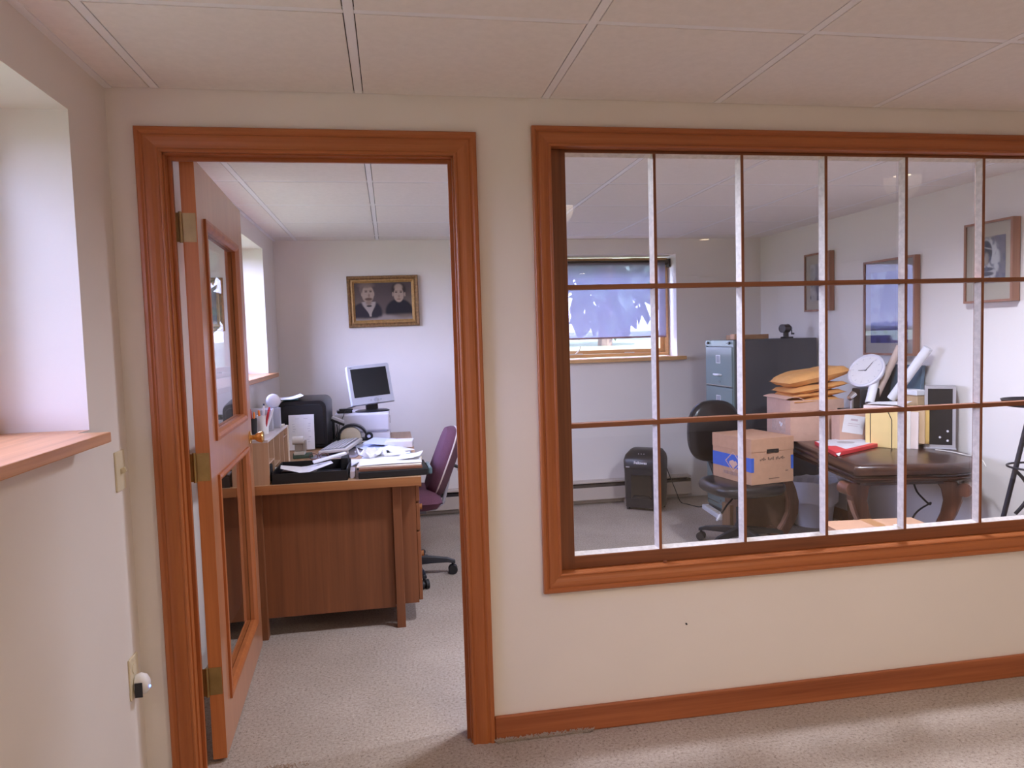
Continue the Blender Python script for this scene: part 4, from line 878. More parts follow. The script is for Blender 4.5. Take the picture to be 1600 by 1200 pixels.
BA = R(10); bw, bl, bh = .325, .40, .288
s = thing('banker_box', 'cardboard file box with blue band and hand hole on the black chair seat', 'file box', (3.015, 1.905, .439), BA)
m = MB(); m.box(-bw/2+.003, bw/2-.003, -bl/2+.003, bl/2-.003, 0, bh-.065); m.build('box_body', CARD, s, world=False)
m = MB(); m.box(-bw/2, bw/2, -bl/2, bl/2, bh-.085, bh); m.build('lid', mat('brown_cardboard', (.5, .3, .19)), s, bevel=.002, world=False)
m = MB(); m.box(-bw/2+.0015, -bw/2+.004, -bl/2+.003, bl/2-.003, .080, .168); m.box(-bw/2+.002, -bw/2+.022, -bl/2+.0015, -bl/2+.004, .080, .168); m.box(bw/2-.022, bw/2-.003, -bl/2+.0015, -bl/2+.004, .080, .168); m.build('blue_band', BLUE, s, world=False)
m = MB(); m.box(-.045, .045, -bl/2-.0008, -bl/2+.003, bh-.083-.012, bh-.083+.012); m.build('hand_hole', DARKHOLE, s, bevel=.0, world=False)
m = MB(); dc = (-bw/2+.0008, -.02, .122); q = .05; th = .004
def diamond(q): return [(dc[0], dc[1]-q*1.05, dc[2]), (dc[0], dc[1], dc[2]-q*.85), (dc[0], dc[1]+q*1.05, dc[2]), (dc[0], dc[1], dc[2]+q*.85)]
A_, B_ = diamond(.078), diamond(.069)
m.add(A_+B_, [(0, 1, 5, 4), (1, 2, 6, 5), (2, 3, 7, 6), (3, 0, 4, 7)])
m.build('diamond_emblem', CARDP, s, world=False)
m = MB(); x_ = -bw/2+.0004
m.add([(x_, -.066, .112), (x_, -.020, .078), (x_, .022, .108), (x_, .018, .122), (x_, -.018, .134), (x_, -.030, .126), (x_, -.048, .130)], [(0, 1, 2, 3, 4, 5, 6)]); m.build('emblem_mark', CARDP, s, world=False)
m = MB()
for k in range(14): m.box(-bw/2+.0015, -bw/2+.0035, -.11+k*.014, -.11+k*.014+.008+.003*(k % 3), .035, .056)
m.build('printed_panel', mat('grey_print', (.36, .22, .18), .8), s, world=False)
m = MB()
for k in range(16): 
    if k not in (4, 9): m.box(-.095+k*.012, -.095+k*.012+.008, -bl/2+.001, -bl/2+.003, .148+.004*(k % 2), .158+.005*((k*7) % 3))
m.box(-.03, .05, -bl/2+.001, -bl/2+.003, .03, .034); m.box(.10, .118, -bl/2+.001, -bl/2+.003, .07, .076)
m.build('printed_lettering', PRINTD, s, world=False)

one('upright_board', MB().box(2.975, 3.0, 2.14, 2.26, .003, .205), wood('board_wood', (.22, .12, .06), (.36, .2, .1), 'z', .5), 'narrow brown board standing on the carpet under the black chair', 'board', bevel=.002)
# cardboard carton on the floor behind the chair
s = thing('floor_carton', 'brown carton on the floor between the black chair and the white bin', 'carton', (3.27, 2.33, 0))
m = MB(); m.obox((3.27, 2.335, .21), (.36, .24, .42), rz=R(-3)); m.build('carton_body', CARDD, s, bevel=.002)
m = MB(); m.obox((3.27, 2.335, .421), (.36, .05, .002), rz=R(-3)); m.build('tape', TAPE, s)

# white bin with liner
s = thing('waste_bin', 'white waste bin with a white liner under the carved table', 'waste bin', (3.665, 2.25, 0))
bcx = (3.665, 2.25, 0)
m = MB(); m.lathe([(.125, 0), (.162, .30), (.158, .30), (.121, .006), (0, .006)], bcx, n=28, cap=False); m.add([(bcx[0]+.125*math.cos(2*PI*k/28), bcx[1]+.125*math.sin(2*PI*k/28), 0) for k in range(28)], [tuple(range(28))]); m.build('bin_body', BIN, s, smooth=True)
rs_ = []
for r_, z_, a in ((.163, .17, .02), (.168, .24, .012), (.172, .30, .01), (.170, .325, .015), (.160, .322, .012), (.15, .25, .02), (.10, .2, .04), (.02, .19, .0)):
    rs_.append([(bcx[0]+(r_+a*.5*noise.noise((math.cos(q)*3, math.sin(q)*3, z_*8)))*math.cos(q), bcx[1]+(r_+a*.5*noise.noise((math.cos(q)*3, math.sin(q)*3, z_*8)))*math.sin(q), z_+a*1.3*noise.noise((math.cos(q)*2.5+3, math.sin(q)*2.5, 1))) for q in [2*PI*k/40 for k in range(40)]])
m = MB(); m.rings(rs_, cap=False); m.build('liner', BAG, s, smooth=True)

# ------------------------------------------------------------------ carved table
TZ = .68
s = thing('carved_table', 'dark mahogany table with scrolled legs against the right wall', 'table', (3.5, 1.5, 0))
poly = [(3.075, .95), (3.10, .925), (3.57, .825), (3.68, .84), (3.80, .94), (3.88, 1.08), (3.905, 1.25), (3.905, 2.02), (3.36, 2.16), (3.33, 2.14)]
poly = list(reversed(poly))
def inset(p, d):
    cx_ = sum(a for a, b in p)/len(p); cy_ = sum(b for a, b in p)/len(p)
    return [(a+(cx_-a)*d/max(.05, math.hypot(cx_-a, cy_-b)), b+(cy_-b)*d/max(.05, math.hypot(cx_-a, cy_-b))) for a, b in p]
m = MB()
rs_ = [[(a, b, z_) for a, b in inset(poly, d)] for d, z_ in ((.03, .585), (.012, .592), (.004, .605), (.018, .612), (.02, .618), (.004, .628), (0, .645), (.002, .664), (.012, .676), (.03, TZ))]
m.rings(rs_); m.build('tabletop', TABLEW, s, smooth=True)
m = MB(); m.prism(inset(poly, .09), .56, .586); m.build('apron', TABLEW, s)
def carved_leg(x, y, dx, dy):
    """scrolled leg: an S profile swept across its width; (dx,dy) is the outward direction"""
    d = Vector((dx, dy, 0)).normalized(); n_ = Vector((-d.y, d.x, 0)); c = Vector((x, y, 0)); W = .031
    prof = [(.0, .575, .05), (.028, .53, .05), (.03, .47, .042), (.012, .40, .037), (-.022, .32, .034), (-.04, .24, .034), (-.035, .16, .034), (-.005, .09, .036), (.03, .04, .038), (.05, .0, .038)]
    L = MB(); rs_ = []
    for o_, z_, t_ in prof: rs_.append([c+d*(o_+t_)+n_*W+Vector((0, 0, z_)), c+d*(o_+t_)-n_*W+Vector((0, 0, z_)), c+d*(o_-t_)-n_*W+Vector((0, 0, z_)), c+d*(o_-t_)+n_*W+Vector((0, 0, z_))])
    L.rings(rs_); leg = L.build('leg', TABLEZ, s, bevel=.006)
    F_ = MB(); rs_ = []
    for o_, z_, t_ in prof[2:-1]: rs_.append([c+d*(o_+t_+.004)+n_*W*.62+Vector((0, 0, z_)), c+d*(o_+t_+.004)-n_*W*.62+Vector((0, 0, z_)), c+d*(o_+t_-.004)-n_*W*.62+Vector((0, 0, z_)), c+d*(o_+t_-.004)+n_*W*.62+Vector((0, 0, z_))])
    F_.rings(rs_); F_.build('lit_face', LEGLIT, leg, bevel=.002)
    S_ = MB(); q = c+d*.085+Vector((0, 0, .535)); S_.cyl(q-n_*(W+.012), q+n_*(W+.012), .036, n=20); q = c+d*.10+Vector((0, 0, .036)); S_.cyl(q-n_*(W+.006), q+n_*(W+.006), .034, n=20); S_.build('scroll', TABLEZ, leg, smooth=True)
carved_leg(3.20, 1.06, -.9, .02); carved_leg(3.60, .93, .5, -.5); carved_leg(3.325, 2.02, -.9, .1); carved_leg(3.74, 1.86, .6, .3)
MB().tube([(3.20, 1.06, .13), (3.45, 1.5, .13), (3.74, 1.86, .13)], .02).build('stretcher', TABLEZ, s, smooth=True)

# carton of padded envelopes
s = thing('envelope_carton', 'open pinkish cardboard carton of padded envelopes on the carved table', 'carton', (3.42, 1.945, TZ))
ang = R(-4); ec = Vector((3.415, 1.95, TZ)); ew, elg, eh = .36, .33, .262; Me = Matrix.Translation(ec) @ Euler((0, 0, ang)).to_matrix().to_4x4()
m = MB(); t_ = .005
m.box(-ew/2, ew/2, -elg/2, elg/2, 0, t_, Me); m.box(-ew/2, -ew/2+t_, -elg/2, elg/2, t_, eh, Me); m.box(ew/2-t_, ew/2, -elg/2, elg/2, t_, eh, Me); m.box(-ew/2+t_, ew/2-t_, -elg/2, -elg/2+t_, t_, eh, Me); m.box(-ew/2+t_, ew/2-t_, elg/2-t_, elg/2, t_, eh, Me)
m.build('carton_walls', CARDP, s, bevel=.001, seg=1)
m = MB(); m.sheet(.16, elg-.01, lambda u, v: (0, 0, .03*math.sin(u*PI)), M=Me @ Matrix.Translation((-ew/2+.05, 0, eh-.012)) @ Euler((0, R(14), 0)).to_matrix().to_4x4(), th=.004); m.build('folded_flap', CARDP, s)
m = MB(); m.box(-ew/2-.0012, -ew/2, -.10, .09, .05, .16, Me); m.build('print_patch', mat('worn_patch', (.56, .40, .33), .8, var=.15, scale=40), s)
m = MB()
for a, b in ((-.035, .10), (-.05, .085), (-.06, .095)): m.box(-ew/2-.002, -ew/2-.001, a, a+.018, b, b+.014, Me)
m.build('torn_tape', PAPER, s)
EN = ['lowest padded envelope, half sunk in the pinkish carton', 'second padded envelope up from the carton', 'thin padded envelope third up in the pile', 'orange padded envelope just under the topmost one', 'topmost plump padded envelope on the carton pile']
for k, (dx, dz, w_, l_, hh, tl__, rz_) in enumerate(((0, .215, .33, .29, .05, 0, 0), (.0, .255, .33, .30, .04, -2, 3), (.025, .294, .37, .30, .036, -4, -3), (.03, .335, .39, .30, .042, -7, 2), (.035, .407, .43, .29, .078, -10, 1))):
    m = MB(); m.pillow(w_, l_, hh, wob=.012, seed=k*2.3, M=Matrix.Translation(ec+Vector((dx, -.02+.004*k, dz))) @ Euler((0, R(tl__), ang+R(rz_))).to_matrix().to_4x4())
    one('padded_envelope', m, MANILA, EN[k], 'envelope', 'padded envelopes on the carton', smooth=True)

# labelled carton with black case on top
s = thing('labelled_carton', 'pinkish carton with a crooked white label behind the flat red box', 'carton', (3.55, 1.62, TZ))
MB().obox((3.545, 1.655, TZ+.1), (.19, .10, .2), rz=R(-6)).build('carton_body', CARDP, s, bevel=.002)
m = MB(); Ml = Matrix.Translation((3.545, 1.655, TZ+.1)) @ Euler((0, 0, R(-6))).to_matrix().to_4x4() @ Matrix.Translation((.0, -.0512, .01)) @ Euler((0, R(10), 0)).to_matrix().to_4x4()
m.box(-.075, .06, -.0008, .0006, -.05, .062, Ml); m.build('label', PAPER, s)
m = MB(); m.box(-.03, .015, -.0016, -.0009, .028, .040, Ml); m.box(-.045, .03, -.0016, -.0009, .008, .011, Ml); m.box(-.045, .02, -.0016, -.0009, -.004, -.001, Ml); m.build('label_print', mat('pink_print', (.6, .5, .55), .7), s)
s = thing('black_case', 'black boxy case with silver strip under the wall clock', 'case', (3.60, 1.69, TZ+.2))
MB().box(3.50, 3.72, 1.62, 1.72, TZ+.2005, TZ+.21).build('base', BLACKP, s)
MB().box(3.60, 3.735, 1.63, 1.72, TZ+.21, TZ+.335).build('body', BLACKP, s, bevel=.008)
MB().box(3.645, 3.655, 1.626, 1.631, TZ+.212, TZ+.332).build('silver_strip', CHROME, s)
s = thing('small_flashlight', 'small silver capped flashlight standing beside the black case', 'flashlight', (3.56, 1.66, TZ+.21))
m = MB(); m.cyl((3.56, 1.66, TZ+.21), (3.56, 1.66, TZ+.27), .012, n=16); m.build('barrel', STEEL, s, smooth=True)
m = MB(); m.cyl((3.535, 1.65, TZ+.275), (3.575, 1.66, TZ+.30), .016, .022, n=18); m.cyl((3.56, 1.66, TZ+.268), (3.56, 1.66, TZ+.285), .012, n=14); m.build('head', CHROME, s, smooth=True)

# wall clock leaning on top
cc = Vector((3.688, 1.70, 1.122)); ray = (cc-Vector((.7221, -2.3839, 1.3892))).normalized()
rt_ = Vector((.985, -.17, 0)); upv = Vector((0, 0, 1))
cn = (-ray*.55 - rt_*.59 + upv*.59).normalized()
s = thing('wall_clock', 'round white clock tipped back on the black case', 'clock', tuple(cc)); zq = cn.to_track_quat('Z', 'Y').to_matrix().to_4x4()
Mc = Matrix.Translation(cc) @ zq
m = MB(); m.lathe([(0, -.028), (.095, -.026), (.114, -.02), (.121, -.006), (.119, .006), (.110, .011), (.104, .008), (.101, .003)], n=48, M=Mc, cap=False); m.build('case', LILACP, s, smooth=True)
m = MB(); m.lathe([(0, .002), (.103, .002), (.103, .004), (0, .004)], n=48, M=Mc, cap=False); m.build('dial', mat('clock_dial', (.76, .74, .74), .5, var=.02), s)
Iq = zq.to_3x3().inverted(); dirup = (upv+rt_*.9).normalized()
def cdir(v): q = Iq @ v; q.z = 0; return q.normalized()
h1 = cdir(-rt_*.9+upv*.45); h2 = cdir(rt_*.8+upv*.62)
m = MB()
for hd_, L_ in ((h1, .05), (h2, .068)):
    p_ = Vector((-hd_.y, hd_.x, 0))*.0026; a = -hd_*.008; b_ = hd_*L_
    m.add([Mc @ Vector((*(a+p_).xy, .0062)), Mc @ Vector((*(a-p_).xy, .0062)), Mc @ Vector((*(b_-p_*.6).xy, .0062)), Mc @ Vector((*(b_+p_*.6).xy, .0062))], [(0, 1, 2, 3)])
m.build('hands', BLACKM, s)
m = MB()
for k in range(12):
    a = 2*PI*k/12; e_ = Vector((math.cos(a), math.sin(a), 0)); p_ = Vector((-e_.y, e_.x, 0))*.002; m.add([Mc @ Vector((*(e_*.080+p_).xy, .0052)), Mc @ Vector((*(e_*.080-p_).xy, .0052)), Mc @ Vector((*(e_*.092-p_).xy, .0052)), Mc @ Vector((*(e_*.092+p_).xy, .0052))], [(0, 1, 2, 3)])
m.build('hour_marks', GREYP, s)

# red and white flat box
zc = TZ+.001
A = [Vector(p) for p in ((3.265, 1.43), (3.35, 1.60), (3.62, 1.62), (3.56, 1.42), (3.40, 1.34))]
s = thing('flat_package', 'flat red and white printed package on the carved table', 'package', (3.43, 1.5, TZ))
rp = [(3.14, 1.20), (3.60, 1.44), (3.585, 1.70), (3.285, 1.63)]
def rin(d, dn=0): return [(a+(3.40-a)*d, b+(1.50-b)*d) for a, b in rp]
m = MB(); m.prism(rp, TZ+.001, TZ+.022); m.build('box_body', RED, s, bevel=.002)
def bl_(u, v): # bilinear on the package top
    p0, p1, p2, p3 = [Vector(q) for q in rp]; q = p0.lerp(p1, u).lerp(p3.lerp(p2, u), v); return (q.x, q.y)
m = MB(); m.prism([bl_(.05, .10), bl_(.97, .14), bl_(.985, .98), bl_(.02, .985)], TZ+.022, TZ+.0235); m.build('printed_top', mat('grey_white_print', (.68, .68, .72), .5, var=.1, scale=14), s)
m = MB(); m.lathe([(0, 0), (.05, 0), (.046, .001), (0, .001)], (3.42, 1.52, TZ+.0236), n=24, cap=False); m.build('printed_disc', mat('soft_grey_print', (.42, .40, .42), .5), s)
m = MB(); m.prism([bl_(.0, .0), bl_(.26, .0), bl_(.22, .42), bl_(.0, .55)], TZ+.0236, TZ+.0246); m.build('red_corner_panel', RED, s)
q0, q1 = Vector((*bl_(.0, .0), TZ+.02)), Vector((*bl_(.10, .0), TZ+.02)); m = MB(); m.add([q0+Vector((-.002, -.003, 0)), q1+Vector((0, -.003, 0)), (q0+q1)/2+Vector((-.006, -.014, -.017)), q0+Vector((-.002, -.001, 0)), q1+Vector((0, -.001, 0))], [(0, 1, 2), (3, 2, 4)]); m.build('white_flap', PAPER, s)

# wallet folders
fd = Vector((.54, -.84, 0)); fn_ = Vector((.84, .54, 0)); fo = Vector((3.523, 1.48, TZ))
def slab(a0, a1, b0, b1, z0_, z1_, skew=0):
    """upright slab: runs fd from a0 to a1, thick fn_ from b0 to b1"""
    m = MB(); v = []
    for z_ in (z0_, z1_):
        k = skew*(z_-z0_)
        for a, b in ((a0, b0), (a1, b0), (a1, b1), (a0, b1)): v.append(fo+fd*(a)+fn_*(b+k)+Vector((0, 0, z_-TZ)))
    return m.add(v, [(3, 2, 1, 0), (4, 5, 6, 7), (0, 1, 5, 4), (1, 2, 6, 5), (2, 3, 7, 6), (3, 0, 4, 7)])
s = thing('wallet_file', 'yellow expanding wallet file tied with dark cords on the carved table', 'file wallet', tuple(fo+fd*.11))
slab(0, .215, 0, .045, TZ, TZ+.215).build('wallet', YEL, s, bevel=.003)
m = MB()
for a in (.03, .15):
    p0 = fo+fd*a-fn_*.001; m.tube([p0+Vector((0, 0, .002)), p0+Vector((0, 0, .10)), p0+fd*(-.0 if a < .1 else -.0)+Vector((0, 0, .17)), p0-fd*(.0 if a < .1 else .02)+Vector((0, 0, .214))], .0022, n=6)
m.build('cord_tie', BLACKM, s)
one('document_folder', slab(.00, .235, .046, .049, TZ, TZ+.225), PAPER, 'white folder standing right behind the yellow wallet file', 'folder')
one('document_folder', slab(.02, .275, .050, .060, TZ+.001, TZ+.215, .03), PINKF, 'pale pink folder standing nearest the table edge', 'folder')
one('document_folder', slab(.03, .24, .064, .068, TZ+.001, TZ+.245, .03), CREAM, 'cream folder sticking up tallest among the standing folders', 'folder')
one('document_folder', slab(.06, .305, .070, .076, TZ+.03, TZ+.23, .0), TANF, 'tan folder between the pink folder and yellow envelope', 'folder', bevel=.004)
m = MB(); m.pillow(.26, .22, .022, wob=.006, M=Matrix.Translation(fo+fd*.19+fn_*.096+Vector((0, 0, .140))) @ Matrix(((fd.x, 0, fn_.x, 0), (fd.y, 0, fn_.y, 0), (0, 1, 0, 0), (0, 0, 0, 1))))
one('yellow_envelope', m, YELD, 'yellow plastic-windowed envelope standing last of the folders', 'envelope', smooth=True)
one('paper_tray_box', MB().obox(tuple(fo+fd*.08+fn_*.035+Vector((0, 0, .240))), (.10, .17, .022), rz=math.atan2(fd.y, fd.x)+PI/2), PINKF, 'pale pink flat box lying across the yellow wallet file', 'box', bevel=.002)
paper('loose_sheets', tuple(fo+fd*.12+fn_*.05+Vector((0, 0, .256))), .2, .14, math.atan2(fd.y, fd.x), lambda u, v: .004+.012*u*v, 'loose white sheets lying across the standing folders')
one('flat_carton', MB().obox((3.845, 1.50, TZ+.315), (.08, .2, .03), rz=R(0)), PAPER, 'thin white carton lying beside the knobbed black and grey speaker', 'box', bevel=.002)
one('carton_pile', MB().obox((3.85, 1.515, TZ+.15), (.075, .22, .299)), TANF, 'tan carton standing against the wall behind the folders', 'carton', bevel=.003)

# paper rolls
def roll(a, b, r, m_, label):
    a, b = Vector(a), Vector(b); d = (b-a); M = Matrix.Translation(a) @ d.to_track_quat('Z', 'Y').to_matrix().to_4x4()
    m = MB(); m.lathe([(r-.004, .0), (r, .0), (r, d.length), (r-.004, d.length), (r-.004, 0)], n=22, M=M, cap=False)
    return one('paper_roll', m, m_, label, 'paper roll', 'rolled drawings behind the folders', smooth=True)
roll((3.635, 1.595, .925), (3.705, 1.64, 1.06), .026, PAPER, 'short white paper roll right below the clock')
roll((3.72, 1.66, .945), (3.865, 1.62, 1.27), .022, mat('tan_roll', (.62, .48, .40), .6), 'tan paper roll leaning, left of the long white one')
roll((3.76, 1.56, .95), (3.872, 1.39, 1.262), .027, PAPER, 'long white paper roll leaning towards the right wall')
# books leaning on the wall behind
def lean(c, w_, h_, t_, rz_, m_, name, label, cat):
    return one(name, MB().obox(c, (t_, w_, h_), rz=rz_, ry=R(5)), m_, label, cat, bevel=.002)
lean((3.86, 1.86, TZ+.245), .14, .48, .018, WANG, SKYB, 'blue_folder', 'light blue folder standing behind the clock', 'folder')
lean((3.885, 1.62, TZ+.24), .30, .47, .022, WANG, DKBLUE, 'slate_portfolio', 'slate blue portfolio leaning on the wall behind the rolls', 'portfolio')
lean((3.845, 1.74, TZ+.238), .08, .465, .016, WANG, BLACKM, 'black_folder', 'black folder between the light blue folder and slate portfolio', 'folder')

# grey box with black front and three knobs
SA2 = math.atan2(-.093, .115)
s = thing('speaker', 'grey speaker with black front and three small knobs on the carved table', 'speaker', (3.845, 1.255, TZ), SA2)
sw, sd_, sh = .155, .09, .365
s.location = (3.863, 1.285, TZ); ROOTM[s] = Matrix.Translation(s.location) @ Euler((0, 0, SA2)).to_matrix().to_4x4()
MB().box(-sw/2-.005, sw/2+.004, -sd_/2-.01, sd_/2, .001, .008).build('base_plate', GREYP, s, world=False)
SG = mat('warm_grey_cabinet', (.42, .40, .41), .5, var=.03)
m = MB(); m.box(-sw/2, sw/2, -sd_/2+.006, sd_/2, .008, sh); m.frame(-sw/2, sw/2, .008, sh, .016, -sd_/2-.004, -sd_/2+.006); m.build('cabinet', SG, s, world=False)
MB().box(-sw/2+.016, sw/2-.016, -sd_/2, -sd_/2+.007, .024, sh-.016).build('front_panel', BLACKP, s, world=False)
for x_, z_ in ((.038, .105), (.0, .068), (.038, .05)):
    m = MB(); m.cyl((x_, -sd_/2, z_), (x_, -sd_/2-.010, z_), .006, n=12); m.build('knob', LILACP, s, world=False, smooth=True)
cord('speaker_cord', [(3.78, 1.22, TZ+.003), (3.80, 1.12, TZ+.004), (3.79, 1.0, TZ+.004), (3.80, .93, TZ+.003), (3.80, .885, TZ-.04)], .0035, BEIGEP, 'pale cable trailing over the table edge', parent=s)
cord('dark_cord', [(3.50, 1.05, .552), (3.50, 1.02, .50), (3.52, .99, .46), (3.56, 1.0, .43), (3.60, 1.05, .42), (3.62, 1.2, .3), (3.75, 1.4, .01)], .005, BLACKM, 'black cable hanging below the carved table')

# open carton on the floor before the table
s = thing('long_carton', 'closed brown carton on the floor in front of the carved table', 'carton', (3.05, .65, 0), R(-6))
MB().box(-.24, .24, -.21, .21, 0, .415).build('carton_body', CARD, s, bevel=.003, world=False)
m = MB(); m.box(-.24, -.001, -.205, .205, .4152, .419); m.box(.001, .24, -.205, .205, .4152, .419); m.build('top_flap', CARD, s, world=False)
MB().box(-.03, .03, -.21, .21, .4192, .42).build('tape', TAPE, s, world=False)
paper('packing_list', (3.16, .70, .4205), .07, .05, R(10), lambda u, v: .001, 'small pale slip lying on the carton before the table')

# wrought iron stand at the right edge
s = thing('plant_stand', 'black wrought iron stand by the right wall', 'stand', (3.61, .40, 0))
top = Vector((3.61, .40, 1.02))
m_l = []
for k in range(3):
    a = R(168+120*k); d = Vector((math.cos(a), math.sin(a), 0)); f_ = Vector((3.61, .40, 0))+d*.265+Vector((0, 0, 0))
    MB().tube([top+d*.03, top.lerp(f_, .5)+d*.015, f_+Vector((0, 0, .008))], .011, n=10).build('leg', IRON, s, smooth=True)
    b_ = Vector((3.61, .40, .58))+d*.075; pts = [b_+d*.07*0]
    pts = [Vector((3.61, .40, .0))+d*(.10+.05*math.sin(t*PI*1.4))+Vector((0, 0, .50+.24*t)) for t in [q/14 for q in range(15)]]
    pts = [Vector((3.61, .40, 0))+d*(.095-.06*math.sin(t*PI))+Vector((0, 0, .52+.20*t)) for t in [q/14 for q in range(15)]]
    MB().tube(pts, .008, n=8).build('scroll', IRON, s, smooth=True)
MB().tube([Vector((3.61, .40, .735))+Vector((math.cos(a), math.sin(a), 0))*.115 for a in [2*PI*k/32 for k in range(32)]], .005, closed=True).build('ring', IRON, s, smooth=True)
m = MB(); m.lathe([(0, 1.0), (.13, 1.0), (.145, 1.03), (.14, 1.03), (.127, 1.006), (0, 1.006)], (3.61, .40, .015), n=32, cap=False); m.build('dish', IRON, s, smooth=True)

# frayed carpet edge along the wall
random.seed(11); m = MB()
for k in range(420):
    x = 1.03+random.random()**1.3*.34; y = -.017-random.random()*.007; h_ = .006+.012*random.random(); a = random.random()*PI*2
    m.tube([(x, y, -.001), (x+.006*math.cos(a), y-.003+.003*math.sin(a), h_*.7), (x+.012*math.cos(a), y-.002+.004*math.sin(a), h_)], .0011, n=4)
o = m.build('carpet_fringe', mat('carpet_yarn', (.46, .39, .33), .95), None); tag(o, 'frayed carpet yarn along the foot of the partition wall', 'carpet yarn'); o['kind'] = 'stuff'
m = MB()
for k in range(150):
    x = .16+random.random()*.24; y = -.03+.03*random.random()+(x-.16)*.05; a = random.random()*PI*2
    m.tube([(x, y, 0), (x+.006*math.cos(a), y+.006*math.sin(a), .004)], .0008, n=4)
o = m.build('carpet_seam_yarn', mat('brown_yarn', (.36, .24, .17), .95), None); tag(o, 'brown frayed carpet seam in the doorway', 'carpet yarn'); o['kind'] = 'stuff'
one('wall_nail', MB().cyl((1.735, 0, .345), (1.735, -.006, .345), .003, n=8), BLACKM, 'small dark nail in the wall above the baseboard', 'nail')

# ------------------------------------------------------------------ ceiling downlights (two warm lamps, the rest added as fill)
def downlight(x, y, e, label, spot=168, col=(1, .81, .60)):
    s = thing('downlight', label, 'ceiling light', (x, y, H-.004), group='recessed ceiling lights')
    m = MB(); m.lathe([(.078, 0), (.09, -.003), (.078, -.006), (.042, -.003)], (x, y, H), n=28, cap=False); m.build('trim_ring', WHITE, s)
    m = MB(); m.lathe([(0, -.0015), (.042, -.0015), (.042, -.0005), (0, -.0005)], (x, y, H), n=24, cap=False); m.build('lens', LENS, s)
    L = bpy.data.lights.new('downlight_lamp', 'SPOT'); L.energy = e; L.color = col; L.spot_size = R(spot); L.spot_blend = 1; L.shadow_soft_size = .09
    o = bpy.data.objects.new('downlight_lamp', L); C.objects.link(o); o.location = (x, y, H-.03); o.parent = None
    return s
SOFT = (.80, .83, 1)
downlight(3.41, -.92, 18, 'recessed warm ceiling light nearest the partition window')
downlight(1.75, -1.75, 64, 'added warm fill light above the doorway side of the front room')  # added, like the next two, to fill the front room with warm light
downlight(3.4, -3.3, 110, 'added warm fill light in the middle of the front room')
downlight(1.2, -4.4, 120, 'added warm fill light behind the camera side of the front room')
downlight(3.14, -6.28, 80, 'recessed warm ceiling light at the back of the front room')
downlight(1.45, .42, 105, 'added cool fill light inside the office between doorway and partition window', col=SOFT)  # this one and the next are invented to brighten the office
downlight(2.9, .42, 175, 'added cool fill light inside the office over the partition window', col=SOFT)

# ------------------------------------------------------------------ outdoors
def lawn(name, f, xs, ys, label):
    v = []; fc = []; nx_, ny_ = len(xs), len(ys)
    for y in ys:
        for x in xs: v.append((x, y, f(x, y)))
    for j in range(ny_-1):
        for i in range(nx_-1): a = j*nx_+i; fc.append((a, a+1, a+nx_+1, a+nx_))
    n0 = len(v); v += [(x, y, z-.3) for x, y, z in v]; fc += [tuple(n0+q for q in reversed(k)) for k in fc]
    m = MB().add(v, fc); o = m.build(name, GRASSM, None); o['label'] = label; o['category'] = 'lawn'; o['kind'] = 'stuff'; return o
lawn('lawn', lambda x, y: .95+max(0, y-4.0)*.03+.05*noise.noise((x*.4, y*.4, 0)), [-14+k*1.0 for k in range(31)], [3.62+k*1.0 for k in range(22)], 'sunlit green lawn rising behind the back window')
lawn('lawn', lambda x, y: .9+max(0, -x-2)*.06, [-24+k*1.5 for k in range(16)]+[-.43], [-14+k*1.5 for k in range(12)]+[3.61], 'green lawn outside the left windows')
random.seed(5)
def tree(x, y, zb, h, r, n=680):
    t = thing('tree', 'dark leafy tree beyond the lawn, seen through the shade', 'tree', (x, y, zb), group='trees beyond the lawn')
    MB().tube([(x, y, zb-.02), (x+.1, y, zb+h*.4), (x-.05, y+.1, zb+h*.8)], [.16, .12, .05]).build('trunk', BARK, t, smooth=True)
    m = MB()
    for k in range(n):
        while True:
            p = Vector((random.uniform(-1, 1), random.uniform(-1, 1), random.uniform(-1, 1)))
            if p.length < 1: break
        c = Vector((x+p.x*r, y+p.y*r, zb+h*.53+p.z*h*.47)); q = Euler((random.random()*6, random.random()*6, random.random()*6)).to_matrix(); s_ = random.uniform(.16, .42)
        m.add([c+q @ Vector(w_) for w_ in ((-s_, 0, 0), (0, -s_*.5, .03), (s_, 0, 0), (0, s_*.5, .03))], [(0, 1, 2, 3)])
    m.build('crown', LEAF, t); return t
for x, y, h_, r_ in ((1.5, 12, 5.5, 1.75), (5.2, 12.2, 5, 1.75), (8.9, 13, 6, 1.75), (3.4, 16, 7, 1.8), (7.1, 16.6, 7.5, 1.8), (-2.1, 13, 6, 1.7), (12.6, 15, 7, 1.8), (.2, 17.5, 7.5, 1.8), (10.9, 19, 8, 1.8)):
    tree(x, y, .95+(y-4)*.03, h_, r_)

t = tree(-1.75, -2.35, .9, 2.5, .8, 330); t.name = 'daylight_dimming_shrub'; tag(t, 'unseen leafy shrub added outside the front room window to dim its daylight', 'shrub'); del t['group']  # unseen, added to hold back part of the front window's sky light

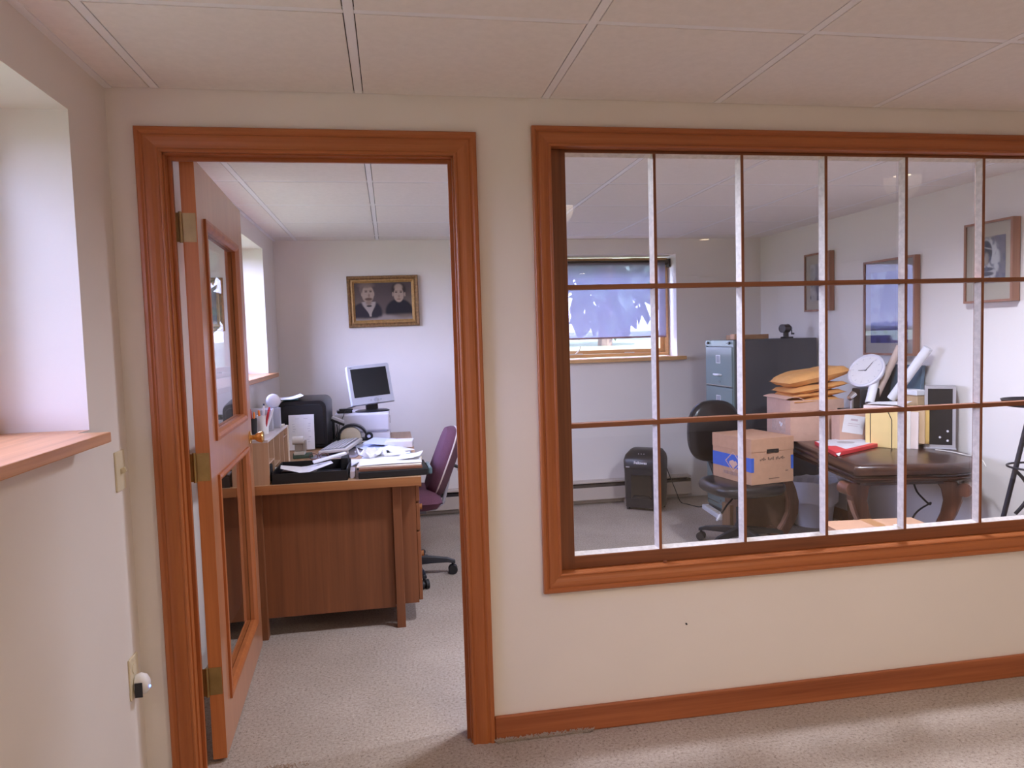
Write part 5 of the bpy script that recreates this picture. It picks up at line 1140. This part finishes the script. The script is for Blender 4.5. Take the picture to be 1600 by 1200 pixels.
# ------------------------------------------------------------------ sky, sun, portals
w = bpy.data.worlds.new('World'); SC.world = w; w.use_nodes = True; nt = w.node_tree; bg = nt.nodes['Background']
tc = nt.nodes.new('ShaderNodeTexCoord'); sep = nt.nodes.new('ShaderNodeSeparateXYZ'); nt.links.new(tc.outputs['Generated'], sep.inputs[0])
rp_ = nt.nodes.new('ShaderNodeValToRGB'); e = rp_.color_ramp.elements; e[0].position = .0; e[0].color = (.62, .65, 1, 1); e[1].position = .7; e[1].color = (.48, .53, 1, 1)
nt.links.new(sep.outputs['Z'], rp_.inputs['Fac']); nt.links.new(rp_.outputs[0], bg.inputs['Color']); bg.inputs['Strength'].default_value = 19.0
sun = bpy.data.lights.new('sun', 'SUN'); sun.energy = 14; sun.angle = R(.6); sun.color = (1, .93, .82)
so = bpy.data.objects.new('sun', sun); C.objects.link(so); so.rotation_euler = Vector((-.35, .62, -.72)).to_track_quat('-Z', 'Y').to_euler()
def portal(c, sx, sy, d):
    L = bpy.data.lights.new('daylight_portal', 'AREA'); L.shape = 'RECTANGLE'; L.size = sx; L.size_y = sy; L.cycles.is_portal = True
    o = bpy.data.objects.new('daylight_portal', L); C.objects.link(o); o.location = c; o.rotation_euler = Vector(d).to_track_quat('-Z', 'Y').to_euler()
portal((XLF-.30, -.91, 1.61), 1.28, .87, (1, 0, 0)); portal((XLF-.30, 1.94, 1.63), 1.78, .87, (1, 0, 0)); portal((2.45, D+.26, 1.63), 1.31, .86, (0, -1, 0))

# ------------------------------------------------------------------ camera
f, yaw, pit, rol = 1116.369, .16706, -.06294, -.02997
cy_, sy_ = math.cos(yaw), math.sin(yaw); cp, sp = math.cos(pit), math.sin(pit); cr, sr = math.cos(rol), math.sin(rol)
F = Vector((sy_*cp, cy_*cp, sp)); rt = Vector((cy_, -sy_, 0)); up = rt.cross(F)
R2 = rt*cr+up*sr; U2 = up*cr-rt*sr
cam = bpy.data.cameras.new('camera'); cam.sensor_width = 36; cam.lens = f/1600*36; cam.clip_start = .05; cam.clip_end = 200
co = bpy.data.objects.new('camera', cam); C.objects.link(co)
M = Matrix((R2, U2, -F)).transposed().to_4x4(); M.translation = (.7221, -2.3839, 1.3892); co.matrix_world = M
SC.camera = co
vs = SC.view_settings; vs.view_transform = 'Standard'; vs.look = 'None'; vs.gamma = 1; vs.exposure = 0.3; vs.use_curve_mapping = False
cyc = SC.cycles; cyc.use_denoising = True; cyc.max_bounces = 9; cyc.diffuse_bounces = 5; cyc.glossy_bounces = 4; cyc.transparent_max_bounces = 24; cyc.transmission_bounces = 6
cyc.sample_clamp_indirect = 8; cyc.caustics_reflective = False; cyc.caustics_refractive = False
